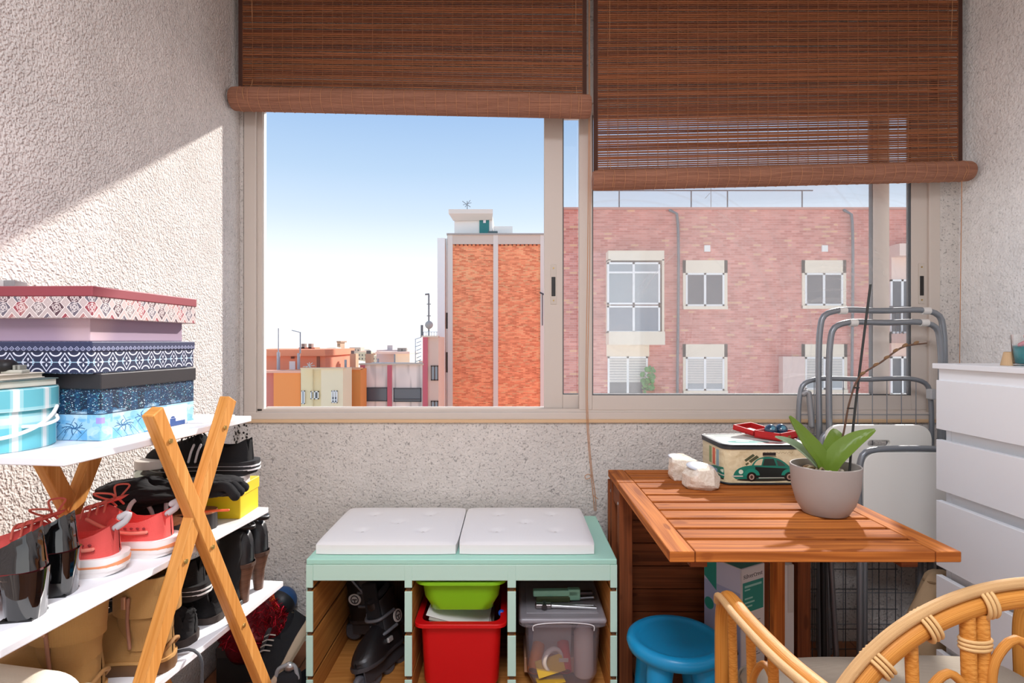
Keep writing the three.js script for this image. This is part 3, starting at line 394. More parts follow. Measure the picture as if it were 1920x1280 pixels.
giftBox('storage_box', 'topmost storage box with a dark red rimmed lid printed with tiles and lilac base', 1.03, 173, yT + 0.18, 0.098, 0.25, 0.32, -0.03, 0.057, 0.02, M(0xffffff, 0.7, { map: dataTex(128, 128, (u, v) => { const k = smooth(0.6, 0.75, vnoise(u, v, 6, 111)) * 0.18; return [206 * (1 - k), 178 * (1 - k), 186 * (1 - k * 0.6)]; }) }), M(0xffffff, 0.5, { map: rep(tileTex('#c3b2b0', '#efe4e0', ['#5a3f48', '#9a4650', '#8d7f80', '#6c6470', '#b07a78']), 1 / 0.13, 1 / 0.07) }), (b, lid) => part('lid_rim', [rb(-0.2515, 0.0015, 0.08, 0.0985, -0.3215, 0.0015, 0.002)], M(0x93414a, 0.5), lid));
{ const b = thing('trinket_box', 'tiny grey plastic box lying on the red lidded storage box', 'box', [-0.945, yT + 0.2785, 1.22], 0.2); part('box_body', [rb(-0.03, 0.012, 0, 0.014, -0.02, 0.02, 0.002)], M(0xbdbbb8, 0.5), b); part('cap', [rb(0.012, 0.03, 0, 0.014, -0.02, 0.02, 0.002)], M(0x8b8a8a, 0.5), b); }
{ // round gingham box
  const c = thing('hat_box', 'round turquoise gingham hat box with a white cord handle on the top shelf', 'box', [-0.893, yT, BACK - 0.985]);
  const gt = canvasTex(256, 256, (x, w, h) => { x.fillStyle = '#6cc3d0'; x.fillRect(0, 0, w, h); x.globalAlpha = 0.5; x.fillStyle = '#d5eef0'; x.fillRect(0, 0, 90, h); x.fillRect(0, 0, w, 90); x.globalAlpha = 0.75; x.fillStyle = '#fbf6f4'; x.fillRect(18, 0, 46, h); x.globalAlpha = 0.35; x.fillRect(0, 20, w, 46); });
  const gm = M(0xffffff, 0.6, { map: rep(gt, 12, 6) }), gl = M(0xffffff, 0.6, { map: rep(gt, 12, 2.4, 0, 0.3) });
  part('box_body', [lathe([[0, 0], [0.094, 0], [0.096, 0.002], [0.096, 0.09], [0, 0.09]], 64)], gm, c);
  part('lid', [lathe([[0.0965, 0.066], [0.1, 0.066], [0.1, 0.1], [0.098, 0.102], [0, 0.102]], 64)], gl, c);
  const cp = []; for (let k = 0; k <= 20; k++) { const a = lerp(-0.35, 2.0, k / 20); cp.push(V(Math.cos(a) * 0.1015, 0.067 - 0.042 * Math.sin(Math.PI * k / 20) ** 0.8, Math.sin(a) * 0.1015)); }
  part('cord_handle', [tube(cp, 0.0032, 60, 8), tube([V(0.0985, 0.052, -0.03), V(0.108, 0.046, -0.02), V(0.105, 0.04, 0.01), V(0.095, 0.041, 0.035)], 0.0028, 20, 8)], M(0xf5f3f0, 0.8), c);
  const bk = (label, y, w, l, h, cov, turn, x, z) => { const b = thing('book', label, 'book', [x, y, z], turn); part('cover', [rb(-w, 0, 0, 0.002, -l / 2, l / 2, 0.001, 1), rb(-w, 0, h - 0.002, h, -l / 2, l / 2, 0.001, 1)], cov, b); part('pages', [bb(-w + 0.003, -0.003, 0.002, h - 0.002, -l / 2 + 0.003, l / 2 - 0.003)], M(0xe6dccb, 0.9), b); return b; };
  bk('thin cream notebook with dark cover edge lying directly on the gingham box', yT + 0.102, 0.14, 0.11, 0.014, M(0x5b6a68, 0.6), -0.1, -0.815, BACK - 0.985);
  bk('soft cream notebook, upper one on the gingham box', yT + 0.116, 0.13, 0.10, 0.010, M(0xd8cfc0, 0.7), 0.05, -0.828, BACK - 0.985);
  const g = thing('sunglasses_case', 'black case lying on the notebooks above the gingham box', 'case', [-0.885, yT + 0.126, BACK - 0.98], 0.3); part('shell', [new THREE.CapsuleGeometry(0.013, 0.06, 6, 16).rotateZ(Math.PI / 2).scale(1, 0.9, 1.5).translate(0, 0.012, 0)], blackM, g); part('clasp', [rb(-0.008, 0.008, 0.008, 0.016, 0.016, 0.021, 0.002)], steelM, g);
  const f = thing('trinket', 'small ribbed grey trinket on the notebooks beside the black case', 'ornament', [-0.845, yT + 0.126, BACK - 0.99], 0.2); part('base', [rb(-0.016, 0.016, 0, 0.006, -0.012, 0.012, 0.002)], M(0xb7b5a8, 0.6), f); for (let k = 0; k < 4; k++) part('rib', [rb(-0.013 + k * 0.007, -0.009 + k * 0.007, 0.006, 0.014, -0.01, 0.01, 0.001)], M(0x8f8f86, 0.6), f);
  const n = thing('book', 'thin white booklet lying at the far end of the top shelf', 'book', S(1.33, 0.08, yT), TURN); part('cover', [rb(-0.05, 0.05, 0, 0.005, -0.06, 0.06, 0.001)], M(0xdedad6, 0.7), n); part('pages', [bb(-0.048, 0.051, 0.0015, 0.0035, -0.058, 0.058)], M(0xf2eee8, 0.9), n);
}

// ---------------------------------------------------------------- shoes
const OUT = [[0, 0.0], [0.012, 0.34], [0.03, 0.5], [0.07, 0.66], [0.13, 0.73], [0.3, 0.7], [0.5, 0.8], [0.66, 1], [0.78, 0.99], [0.88, 0.86], [0.95, 0.62], [0.985, 0.34], [1, 0.0]];
const ts = [0, 0.006, 0.015, 0.03, 0.05, 0.08, 0.12, 0.16, 0.2, 0.26, 0.32, 0.38, 0.44, 0.5, 0.56, 0.62, 0.68, 0.74, 0.8, 0.86, 0.91, 0.95, 0.975, 0.99, 1];
function upper(o) {                                          // heel at 0, toe at +x
  const m = 28, rings = [], lift = o.lift || (() => o.base || 0), w = (t) => tab(t, o.out || OUT) * o.W / 2;
  for (const t of ts) { const r = [], h = tab(t, o.h), b = lift(t), op = o.open && t > o.open[0] && t < o.open[1], lean = (o.lean || 0) * (t < 0.2 ? 1 - t / 0.2 : 0);
    for (let k = 0; k <= m; k++) { const a = Math.PI * k / m, s = Math.sin(a), c = Math.cos(a); let y = h * Math.pow(s, o.sq || 0.75), z = Math.sign(c) * Math.pow(Math.abs(c), 0.62) * Math.max(w(t), 0.002) * (1 - (o.taper ?? 0.2) * y / Math.max(h, 0.01)); if (op) y = Math.abs(k - m / 2) < m * 0.33 ? Math.max(0.012, h * 0.25) : h * Math.pow(Math.min(1, s / 0.46), 0.8); r.push(V(t * o.L + lean * y + (o.fuzz ? rr(-1, 1) * o.fuzz : 0), b + y + (o.fuzz ? rr(-1, 1) * o.fuzz : 0), z + (o.fuzz ? rr(-1, 1) * o.fuzz : 0))); }
    rings.push(r); }
  return crease(loft(rings, false, false), 0.9);
}
function sole(o, y0, y1, grow = 1.06, x0 = -0.004) {         // y0, y1: functions of t
  const rings = []; for (const t of ts) { const w = Math.max(tab(t, o.out || OUT) * o.W / 2 * grow, 0.003), x = x0 + t * (o.L - 2 * x0), a = y0(t), b = y1(t); rings.push([V(x, a, -w * 0.94), V(x, a + 0.004, -w), V(x, b, -w), V(x, b, w), V(x, a + 0.004, w), V(x, a, w * 0.94)]); }
  return crease(loft(rings), 0.6);
}
const toe = (dx, dz) => Math.atan2(-dz, dx);
function sneaker(label, pos, turn, c, group) {
  const o = { L: 0.262, W: 0.092, base: 0.026, h: [[0, 0.05], [0.03, 0.064], [0.07, 0.058], [0.13, 0.05], [0.22, 0.043], [0.32, 0.045], [0.42, 0.062], [0.5, 0.071], [0.62, 0.058], [0.8, 0.044], [0.93, 0.034], [1, 0.01]], open: [0.02, 0.44], lean: 0.04, taper: 0.34 };
  const k = thing('sneaker', label, 'shoe', pos, turn, group);
  part('upper', [upper(o)], c.upper, k);
  const heelUp = (t) => 0.006 * smooth(0.8, 1, t) + 0.004 * smooth(0.1, 0, t);
  part('outsole', [sole(o, (t) => heelUp(t), (t) => 0.008 + heelUp(t), 1.1, -0.008)], c.out || c.mid, k);
  part('midsole', [sole(o, (t) => 0.008 + heelUp(t), (t) => 0.034 - 0.008 * smooth(0.2, 0.7, t), 1.15, -0.014)], c.mid, k);
  if (c.stripe) part('midsole_stripe', [sole(o, (t) => 0.0145 + heelUp(t), (t) => 0.0215 + heelUp(t), 1.165, -0.0152)], c.stripe, k);
  if (c.rows) for (const y of [0.012, 0.021]) part('sole_line', [sole(o, (t) => y, (t) => y + 0.004, 1.165, -0.0152)], c.rows, k);
  const tg = []; for (let i = 0; i <= 6; i++) { const t = i / 6, x = lerp(0.098, 0.165, t), y = lerp(0.112, 0.09, t), w = lerp(0.024, 0.016, t); tg.push([V(x, y, -w), V(x, y + 0.004, 0), V(x, y, w), V(x, y - 0.004, 0)]); }
  part('tongue', [loft(tg)], c.tongue || c.upper, k);
  for (let i = 0; i < 4; i++) { const x = 0.118 + i * 0.015, y = 0.103 - i * 0.0046; part('lace', [tube([V(x - 0.004, y - 0.012, -0.03), V(x, y + 0.002, -0.016), V(x + 0.003, y + 0.004, 0), V(x, y + 0.002, 0.016), V(x - 0.004, y - 0.012, 0.03)], 0.0022, 18, 6)], c.lace, k); }
  if (c.bow) part('lace_bow', [tube([V(0.112, 0.108, 0), V(0.1, 0.126, -0.03), V(0.12, 0.132, -0.05), V(0.118, 0.114, -0.02), V(0.112, 0.108, 0), V(0.13, 0.128, 0.03), V(0.112, 0.126, 0.045), V(0.108, 0.112, 0.015)], 0.002, 50, 6)], c.lace, k);
  if (c.tab) { part('heel_tab', [tube([V(0.008, 0.078, 0), V(-0.01, 0.092, 0), V(-0.014, 0.104, 0), V(0.0, 0.098, 0)], 0.006, 16, 8)], c.tab, k); }
  if (c.side) for (const s of [-1, 1]) { const q = []; for (let i = 0; i <= 8; i++) { const t = i / 8; q.push(V(lerp(0.03, 0.14, t), 0.052 + 0.028 * t - 0.012 * Math.sin(t * 3.1), s * (0.0335 + 0.006 * t))); } part('side_flash', [tube(q, 0.0035, 24, 6)], c.side, k); for (let i = 0; i < 8; i++) { const cx = 0.03 + (i % 4) * 0.012 + (i > 3 ? 0.005 : 0), cy = 0.05 + (i > 3 ? 0.009 : 0); part('vent_hole', [new THREE.SphereGeometry(0.0028, 8, 6).scale(1.2, 0.9, 0.5).translate(cx, cy, s * 0.0338)], M(0x8d2a2e, 0.8), k); } }
  if (c.slash) for (const s of [-1, 1]) for (let i = 0; i < 3; i++) part('side_stripe', [tube([V(0.105 + i * 0.016, 0.036, s * 0.038), V(0.1 + i * 0.016, 0.06, s * 0.035), V(0.097 + i * 0.016, 0.075, s * 0.028)], 0.0028, 12, 6)], c.slash, k);
  return k;
}
const coral = { upper: fabric(0xf0605a), mid: M(0xf4ece8, 0.6), stripe: M(0xf19a68, 0.6), lace: M(0xe0705e, 0.8), tab: M(0xc9c4c6, 0.6), side: M(0xf08a78, 0.6), bow: true, tongue: M(0xee6a5e, 0.9) };
sneaker('coral red running shoe next to the black patent heels, white striped sole', [-0.726, yM, BACK - 1.078], toe(-0.97, 0.2), coral, 'coral running shoes');
sneaker('coral red running shoe nearer the bamboo legs, laces tied in a bow', [-0.682, yM, BACK - 1.166], toe(-1, 0.02), coral, 'coral running shoes');
function pump(label, pos, turn, group) {
  const lift = (t) => 0.076 - 0.07 * smooth(0.22, 0.7, t), o = { L: 0.225, W: 0.082, lift, h: [[0, 0.05], [0.03, 0.062], [0.07, 0.057], [0.13, 0.049], [0.22, 0.039], [0.35, 0.03], [0.5, 0.024], [0.66, 0.031], [0.78, 0.04], [0.92, 0.032], [1, 0.012]], open: [0.02, 0.7], lean: 0.1, taper: 0.42 };
  const pt = P(0x060607, 0.07, { clearcoat: 1, clearcoatRoughness: 0.03 }), k = thing('heeled_pump', label, 'shoe', pos, turn, group);
  part('upper', [upper(o)], pt, k); part('sole', [sole(o, (t) => lift(t) - 0.005, (t) => lift(t) + 0.001, 0.9, 0.003)], M(0x8a2226, 0.6), k);
  const R = []; for (const [y, x0, x1, w] of [[0, 0.004, 0.05, 0.0215], [0.004, 0.003, 0.051, 0.0225], [0.04, 0.001, 0.055, 0.0235], [0.074, -0.002, 0.064, 0.0265]]) { const r = []; for (let i = 0; i < 20; i++) { const a = i / 20 * Math.PI * 2, c = Math.cos(a), s = Math.sin(a); r.push(V(lerp(x0, x1, 0.5) + Math.sign(c) * Math.pow(Math.abs(c), 0.6) * (x1 - x0) / 2, y, Math.sign(s) * Math.pow(Math.abs(s), 0.7) * w)); } R.push(r); }
  part('heel', [crease(loft(R), 0.5)], pt, k); part('heel_tip', [bb(0.008, 0.052, -0.0005, 0.003, -0.022, 0.022)], blackM, k); part('lining', [upper({ ...o, W: 0.07, h: [[0, 0.03], [1, 0.02]], open: null, L: 0.15, lift: (t) => lift(t * 0.66) - 0.012 }).translate(0.01, 0, 0)], M(0x6d5a50, 0.8), k);
  return k;
}
pump('black patent block heel shoe closest to the viewer on the middle shelf', [-0.722, yM, BACK - 0.902], toe(-0.97, 0.2), 'black patent heels');
pump('black patent block heel shoe beside the coral running shoe', [-0.735, yM, BACK - 0.985], toe(-0.97, 0.2), 'black patent heels');
function mule(label, pos, turn) {
  const lift = (t) => 0.036 - 0.024 * smooth(0.2, 0.7, t), o = { L: 0.235, W: 0.084 }, k = thing('wedge_sandal', label, 'shoe', pos, turn, 'wedge sandals');
  part('wedge', [sole(o, () => 0, (t) => lift(t), 1)], M(0x2c2726, 0.7), k); part('footbed', [sole(o, (t) => lift(t), (t) => lift(t) + 0.005, 1.03)], wood([168, 112, 74], [196, 138, 98], 121, 0.7), k);
  const st = [], n = 24; for (let i = 0; i <= n; i++) { const a = Math.PI * i / n; st.push([0.085, 0.135].map((x) => V(x + 0.012 * Math.sin(a), lift(x / 0.235) + 0.004 + Math.sin(a) * 0.05, Math.cos(a) * 0.043))); }
  const band = st.map(([p, q]) => [p, q, q.clone().multiplyScalar(0.97).add(V(0.003, 0, 0)), p.clone().multiplyScalar(0.97).add(V(0.003, 0, 0))]); part('strap', [crease(loft(band), 0.6)], M(0x1d1c1e, 0.8), k);
  part('strap_edge', [tube(st.map(([p]) => p.clone().add(V(-0.004, 0.002, 0))), 0.0045, 40, 8)], M(0xe6e4e6, 0.6), k); return k;
}
mule('wedge sandal with white edged strap behind the crossing bamboo legs', S(1.232, 0.055, yM), toe(-1, 0.02));
mule('wedge sandal with white edged strap in front of the yellow box', S(1.318, 0.035, yM), toe(-1, 0.02));
{ const o = thing('orange_strap', 'orange strap ends lying over the wedge sandal', 'strap', S(1.31, 0.01, yM + 0.04), 0.3); part('band', [tube([V(-0.05, 0.004, 0), V(-0.02, 0.007, 0.004), V(0.012, 0.004, 0.002)], 0.004, 16, 8).scale(1, 0.7, 1.3)], M(0xe0602e, 0.6), o); part('band', [tube([V(-0.06, 0.045, -0.03), V(-0.03, 0.05, -0.026), V(-0.005, 0.047, -0.03)], 0.004, 16, 8).scale(1, 1, 1.3)], M(0xe0602e, 0.6), o); }
const fuzzBlob = (rx, ry, rz, amp, sd) => { const g = mergeVertices(new THREE.IcosahedronGeometry(1, 24).deleteAttribute('uv').deleteAttribute('normal'), 1e-4), p = g.attributes.position; for (let i = 0; i < p.count; i++) { const x = p.getX(i), y = p.getY(i), z = p.getZ(i), a = Math.atan2(z, x) / 6.2832 + 0.5, e = y * 0.5 + 0.5; const n = 1 + amp * (vnoise(a, e, 5, sd, 4) - 0.5) * 2 + amp * 0.5 * (vnoise(a, e, 14, sd + 1, 9) - 0.5) + amp * 0.15 * (vnoise(a, e, 60, sd + 2, 40) - 0.5); p.setXYZ(i, x * rx * n, y * ry * n, z * rz * n); } g.computeVertexNormals(); return g; };
{ const h = thing('fleece_gloves', 'black fleece gloves bunched on top of the wedge sandals', 'gloves', S(1.27, 0.16, yM + 0.088)), fm = fabric(0x121114);
  part('glove', [fuzzBlob(0.095, 0.028, 0.05, 0.35, 131)], fm, h); part('glove', [fuzzBlob(0.075, 0.025, 0.045, 0.35, 141).translate(0.11, 0.006, -0.03)], fm, h);
  for (const [i, z] of [[0, -0.03], [1, -0.008], [2, 0.014]]) part('finger', [tube([V(0.13, 0.006, z - 0.02), V(0.17, 0.012, z - 0.02), V(0.195, 0.002 - i * 0.004, z - 0.01)], 0.011, 16, 10)], fm, h); }
{ const y = thing('shoe_box', 'yellow shoe box at the far end of the middle shelf', 'box', S(1.425, 0.105, yM), TURN + 0.12), ym = M(0xf2d21c, 0.5);
  part('box_body', [rb(-0.085, 0.085, 0, 0.074, -0.05, 0.05, 0.002)], ym, y); part('lid', [rb(-0.087, 0.087, 0.052, 0.08, -0.052, 0.052, 0.002)], M(0xf4d62a, 0.5), y);
  const w = thing('small_carton', 'small white carton under the black striped sneaker on the yellow box', 'box', S(1.395, 0.06, yM + 0.08), TURN + 0.1); part('box_body', [rb(-0.06, 0.05, 0, 0.02, -0.025, 0.025, 0.001)], M(0xe9e3de, 0.7), w); part('end_flap', [rb(-0.059, 0.049, 0.002, 0.018, 0.025, 0.0258, 0.0003)], M(0x8f8684, 0.7), w);
}
const blackSnk = { upper: fabric(0x151416), mid: M(0x1c1b1d, 0.7), rows: M(0xf0eff0, 0.6), lace: M(0x1a1a1c, 0.8), slash: M(0xd8d8da, 0.6), tongue: M(0x202022, 0.8) };
sneaker('black sneaker with white sole lines on top of the yellow box', S(1.425, 0.005, yM + 0.1), toe(-1, 0.02), blackSnk, 'black striped sneakers');
{ const j = thing('glass_jar', 'clear glass jar with a pale lid behind the black gloves', 'jar', S(1.36, 0.222, yM)); j.scale.set(0.85, 1.05, 0.85); part('glass', [lathe([[0, 0.002], [0.04, 0.002], [0.045, 0.008], [0.045, 0.11], [0.04, 0.118], [0.0375, 0.118], [0.042, 0.108], [0.042, 0.01], [0, 0.006]], 36)], P(0xe8efe8, 0.05, { transmission: 0.9, thickness: 0.003, ior: 1.45 }), j); part('contents', [lathe([[0, 0.012], [0.036, 0.012], [0.036, 0.09], [0, 0.095]], 24)], M(0xb9c0b4, 0.9), j); part('lid', [lathe([[0.043, 0.118], [0.043, 0.134], [0.041, 0.136], [0, 0.136]], 36)], M(0xd8d4cc, 0.5), j); part('label', [new THREE.CylinderGeometry(0.0455, 0.0455, 0.05, 12, 1, true, 0.3, 0.6).translate(0, 0.055, 0)], M(0x3a3a3c, 0.8, { side: THREE.DoubleSide }), j);
  const t = thing('toothpaste_tube', 'white and blue tube lying between jar and black sneaker', 'tube', S(1.40, 0.19, yM + 0.122), 0.1); part('tube_body', [rod(V(-0.03, 0.012, 0), V(0.06, 0.012, 0), 0.014, 0.012, 20)], M(0xdadfe6, 0.5), t); part('band', [rod(V(0.0, 0.012, 0), V(0.035, 0.012, 0), 0.0145, 0.0145, 20)], M(0x6a4a7a, 0.5), t);  part('cap', [rod(V(0.06, 0.012, 0), V(0.075, 0.012, 0), 0.009, 0.009, 16)], M(0xd84a4a, 0.5), t);
  const sb = thing('shoe_carton', 'grey carton under the tube behind the yellow box', 'box', S(1.41, 0.215, yM), TURN); part('box_body', [rb(-0.032, 0.012, 0, 0.12, -0.03, 0.04, 0.002)], M(0x4a4648, 0.8), sb); part('lid', [rb(-0.033, 0.013, 0.1, 0.122, -0.031, 0.041, 0.002)], M(0x3d3a3c, 0.8), sb); }

// third shelf
const tanM = fabric(0xb0844c), tanD = M(0x6b4a2a, 0.6);
function boot(label, pos, turn, h, lean, group) {
  const k = thing('suede_boot', label, 'boot', pos, turn, group), o = { L: 0.255, W: 0.092, base: 0.02, h: [[0, 0.06], [0.05, 0.085], [0.2, 0.1], [0.35, 0.1], [0.5, 0.085], [0.65, 0.065], [0.85, 0.048], [1, 0.012]], taper: 0.12 };
  const R = []; for (let i = 0; i <= 14; i++) { const t = i / 14, y = lerp(0.05, h, t), a = lerp(0.044, 0.066, smooth(0, 1, t)), b = lerp(0.034, 0.05, t), cx = lerp(0.05, 0.058 + lean, t), r = []; for (let q = 0; q < 32; q++) { const g = q / 32 * Math.PI * 2, wr = 0.003 * Math.sin(y * 95 + Math.sin(g) * 2) * (1 - t); r.push(V(cx + Math.cos(g) * (a + wr), y, Math.sin(g) * (b + wr))); } R.push(r); }
  for (let i = 1; i <= 4; i++) R.push(R[14].map((p) => V(lerp(p.x, 0.058 + lean, 0.07), p.y - i * 0.02, p.z * 0.92)));
  const sh = part('shaft', [loft(R, true, false)], tanM, k); part('foot', [upper(o)], tanM, k); part('sole', [sole(o, () => 0.0, () => 0.022, 1.05)], tanD, k); part('welt', [sole(o, () => 0.022, () => 0.028, 1.07)], M(0xc99a5c, 0.7), k);
  for (const s of [-1]) { part('zip', [tube([V(0.058, 0.06, 0.041 * s), V(0.06, 0.11, 0.045 * s), V(0.062 + lean * 0.7, h - 0.04, 0.0505 * s)], 0.0035, 24, 6)], M(0x9a6a52, 0.6), sh); part('zip_pull', [rb(0.058, 0.066, h - 0.058, h - 0.034, s > 0 ? 0.05 : -0.056, s > 0 ? 0.056 : -0.05, 0.002)], M(0xb98a6a, 0.4, { metalness: 0.4 }), sh); }
  part('heel_counter', [tube([V(0.012, 0.035, 0.03), V(-0.001, 0.05, 0.018), V(-0.003, 0.056, 0), V(-0.001, 0.05, -0.018), V(0.012, 0.035, -0.03)], 0.004, 24, 6)], M(0x9a7040, 0.8), k); return k;
}
boot('tan suede boot with a zip up its side, nearest the viewer', S(1.03, 0.055, yB), toe(-1, 0.06), 0.202, 0.0, 'tan suede boots');
boot('tan suede boot with its heel behind the bamboo leg, farther of the pair', S(1.148, 0.008, yB), toe(-1, 0.04), 0.196, -0.01, 'tan suede boots');
function slipper(label, pos, turn) { const k = thing('slipper', label, 'slipper', pos, turn, 'black slippers'), o = { L: 0.235, W: 0.1, base: 0.014, h: [[0, 0.05], [0.1, 0.062], [0.3, 0.05], [0.5, 0.07], [0.8, 0.055], [1, 0.015]], open: [0.06, 0.42], fuzz: 0.0016 }; part('upper', [upper(o)], fabric(0x121012), k); part('sole', [sole(o, () => 0, () => 0.016, 1.02)], M(0x3a2f2a, 0.8), k); part('lining', [fuzzBlob(0.05, 0.02, 0.03, 0.2, 151).translate(0.07, 0.05, 0)], fabric(0x1c181a), k); return k; }
slipper('fluffy black slipper next to the tan boot on the lower shelf', S(1.245, 0.03, yB), toe(-1, 0.02)); slipper('fluffy black slipper under the striped black sneaker', S(1.345, 0.035, yB), toe(-1, 0.0));
sneaker('black sneaker with white sole lines lying on the slippers on the lower shelf', S(1.29, 0.04, yB + 0.076), toe(-1, 0.05), blackSnk, 'black striped sneakers');
function ankleBoot(label, pos, turn) {
  const lift = (t) => 0.098 - 0.085 * smooth(0.2, 0.72, t), o = { L: 0.22, W: 0.082, lift, h: [[0, 0.05], [0.04, 0.075], [0.15, 0.09], [0.32, 0.09], [0.5, 0.065], [0.75, 0.045], [1, 0.012]] }, k = thing('ankle_boot', label, 'boot', pos, turn, 'heeled ankle boots'), lm = P(0x18171a, 0.35);
  part('upper', [upper(o)], lm, k); part('sole', [sole(o, (t) => lift(t) - 0.008, (t) => lift(t) + 0.002, 1.03)], M(0x4a3226, 0.6), k); const R = []; for (const [y, x0, x1, w] of [[0, 0.012, 0.034, 0.013], [0.05, 0.008, 0.04, 0.016], [0.08, 0.0, 0.06, 0.024], [0.1, -0.004, 0.075, 0.03]]) { const r = []; for (let i = 0; i < 18; i++) { const a = i / 18 * Math.PI * 2; r.push(V((x0 + x1) / 2 + Math.cos(a) * (x1 - x0) / 2, y, Math.sin(a) * w)); } R.push(r); }
  part('heel', [loft(R)], wood([82, 56, 44], [112, 80, 62], 161, 0.45), k); part('collar', [tube([V(0.0, 0.185, 0), V(0.03, 0.192, 0.03), V(0.07, 0.19, 0.028), V(0.09, 0.178, 0), V(0.07, 0.19, -0.028), V(0.03, 0.192, -0.03)], 0.006, 40, 8, true)], lm, k); return k;
}
ankleBoot('black ankle boot with brown heel, nearer of the two at the shelf end', S(1.437, 0.012, yB), toe(-1, 0.05)); ankleBoot('black ankle boot with brown heel at the very end of the lower shelf', S(1.512, 0.018, yB), toe(-1, 0.02));
{ const k = thing('black_legging_boot', 'soft black boot shaft standing between slippers and ankle boots', 'boot', S(1.398, 0.055, yB)), R = []; for (let i = 0; i <= 12; i++) { const t = i / 12, r = []; for (let q = 0; q < 20; q++) { const g = q / 20 * Math.PI * 2, a = 0.026 + 0.002 * Math.sin(t * 20 + q); r.push(V(Math.cos(g) * a + 0.01 * t, 0.012 + t * 0.17, Math.sin(g) * a * 0.7)); } R.push(r); } part('shaft', [loft(R)], fabric(0x0c0c0e), k); part('sole', [rb(-0.03, 0.03, 0, 0.013, -0.02, 0.02, 0.004)], blackM, k); }
{ const c = thing('cream_blanket', 'rolled cream blanket at the near end of the lower shelf', 'blanket', S(0.90, 0.11, yB), TURN); part('roll', [new THREE.CapsuleGeometry(0.062, 0.13, 8, 28).rotateX(Math.PI / 2).rotateY(1.5).scale(1, 1, 1).translate(0, 0.062, 0)], fabric(0xe9dfcc), c); const sp = []; for (let k = 0; k < 60; k++) { const a = k * 0.32, r = 0.012 + 0.0008 * k; sp.push(V(0.128, 0.062 + Math.sin(a) * r * 0.9, Math.cos(a) * r * 0.9)); } part('fold', [tube(sp, 0.003, 120, 6)], fabric(0xd9cdb6), c);
  const q = thing('power_cable', 'thin dark cable hanging over the front of the lower shelf', 'cable', S(1.2, 0.0, yB)); part('cable', [tube([V(-0.12, 0.005, -0.03), V(-0.05, 0.008, 0.02), V(0.0, 0.012, 0.01), V(0.02, -0.002, 0.012), V(0.026, -0.05, 0.018), V(0.03, -0.25, 0.02)], 0.0032, 40, 8)], M(0x3a3c40, 0.5), q); part('plug', [rb(-0.15, -0.118, 0.0, 0.014, -0.038, -0.022, 0.003)], M(0x3a3c40, 0.5), q); }

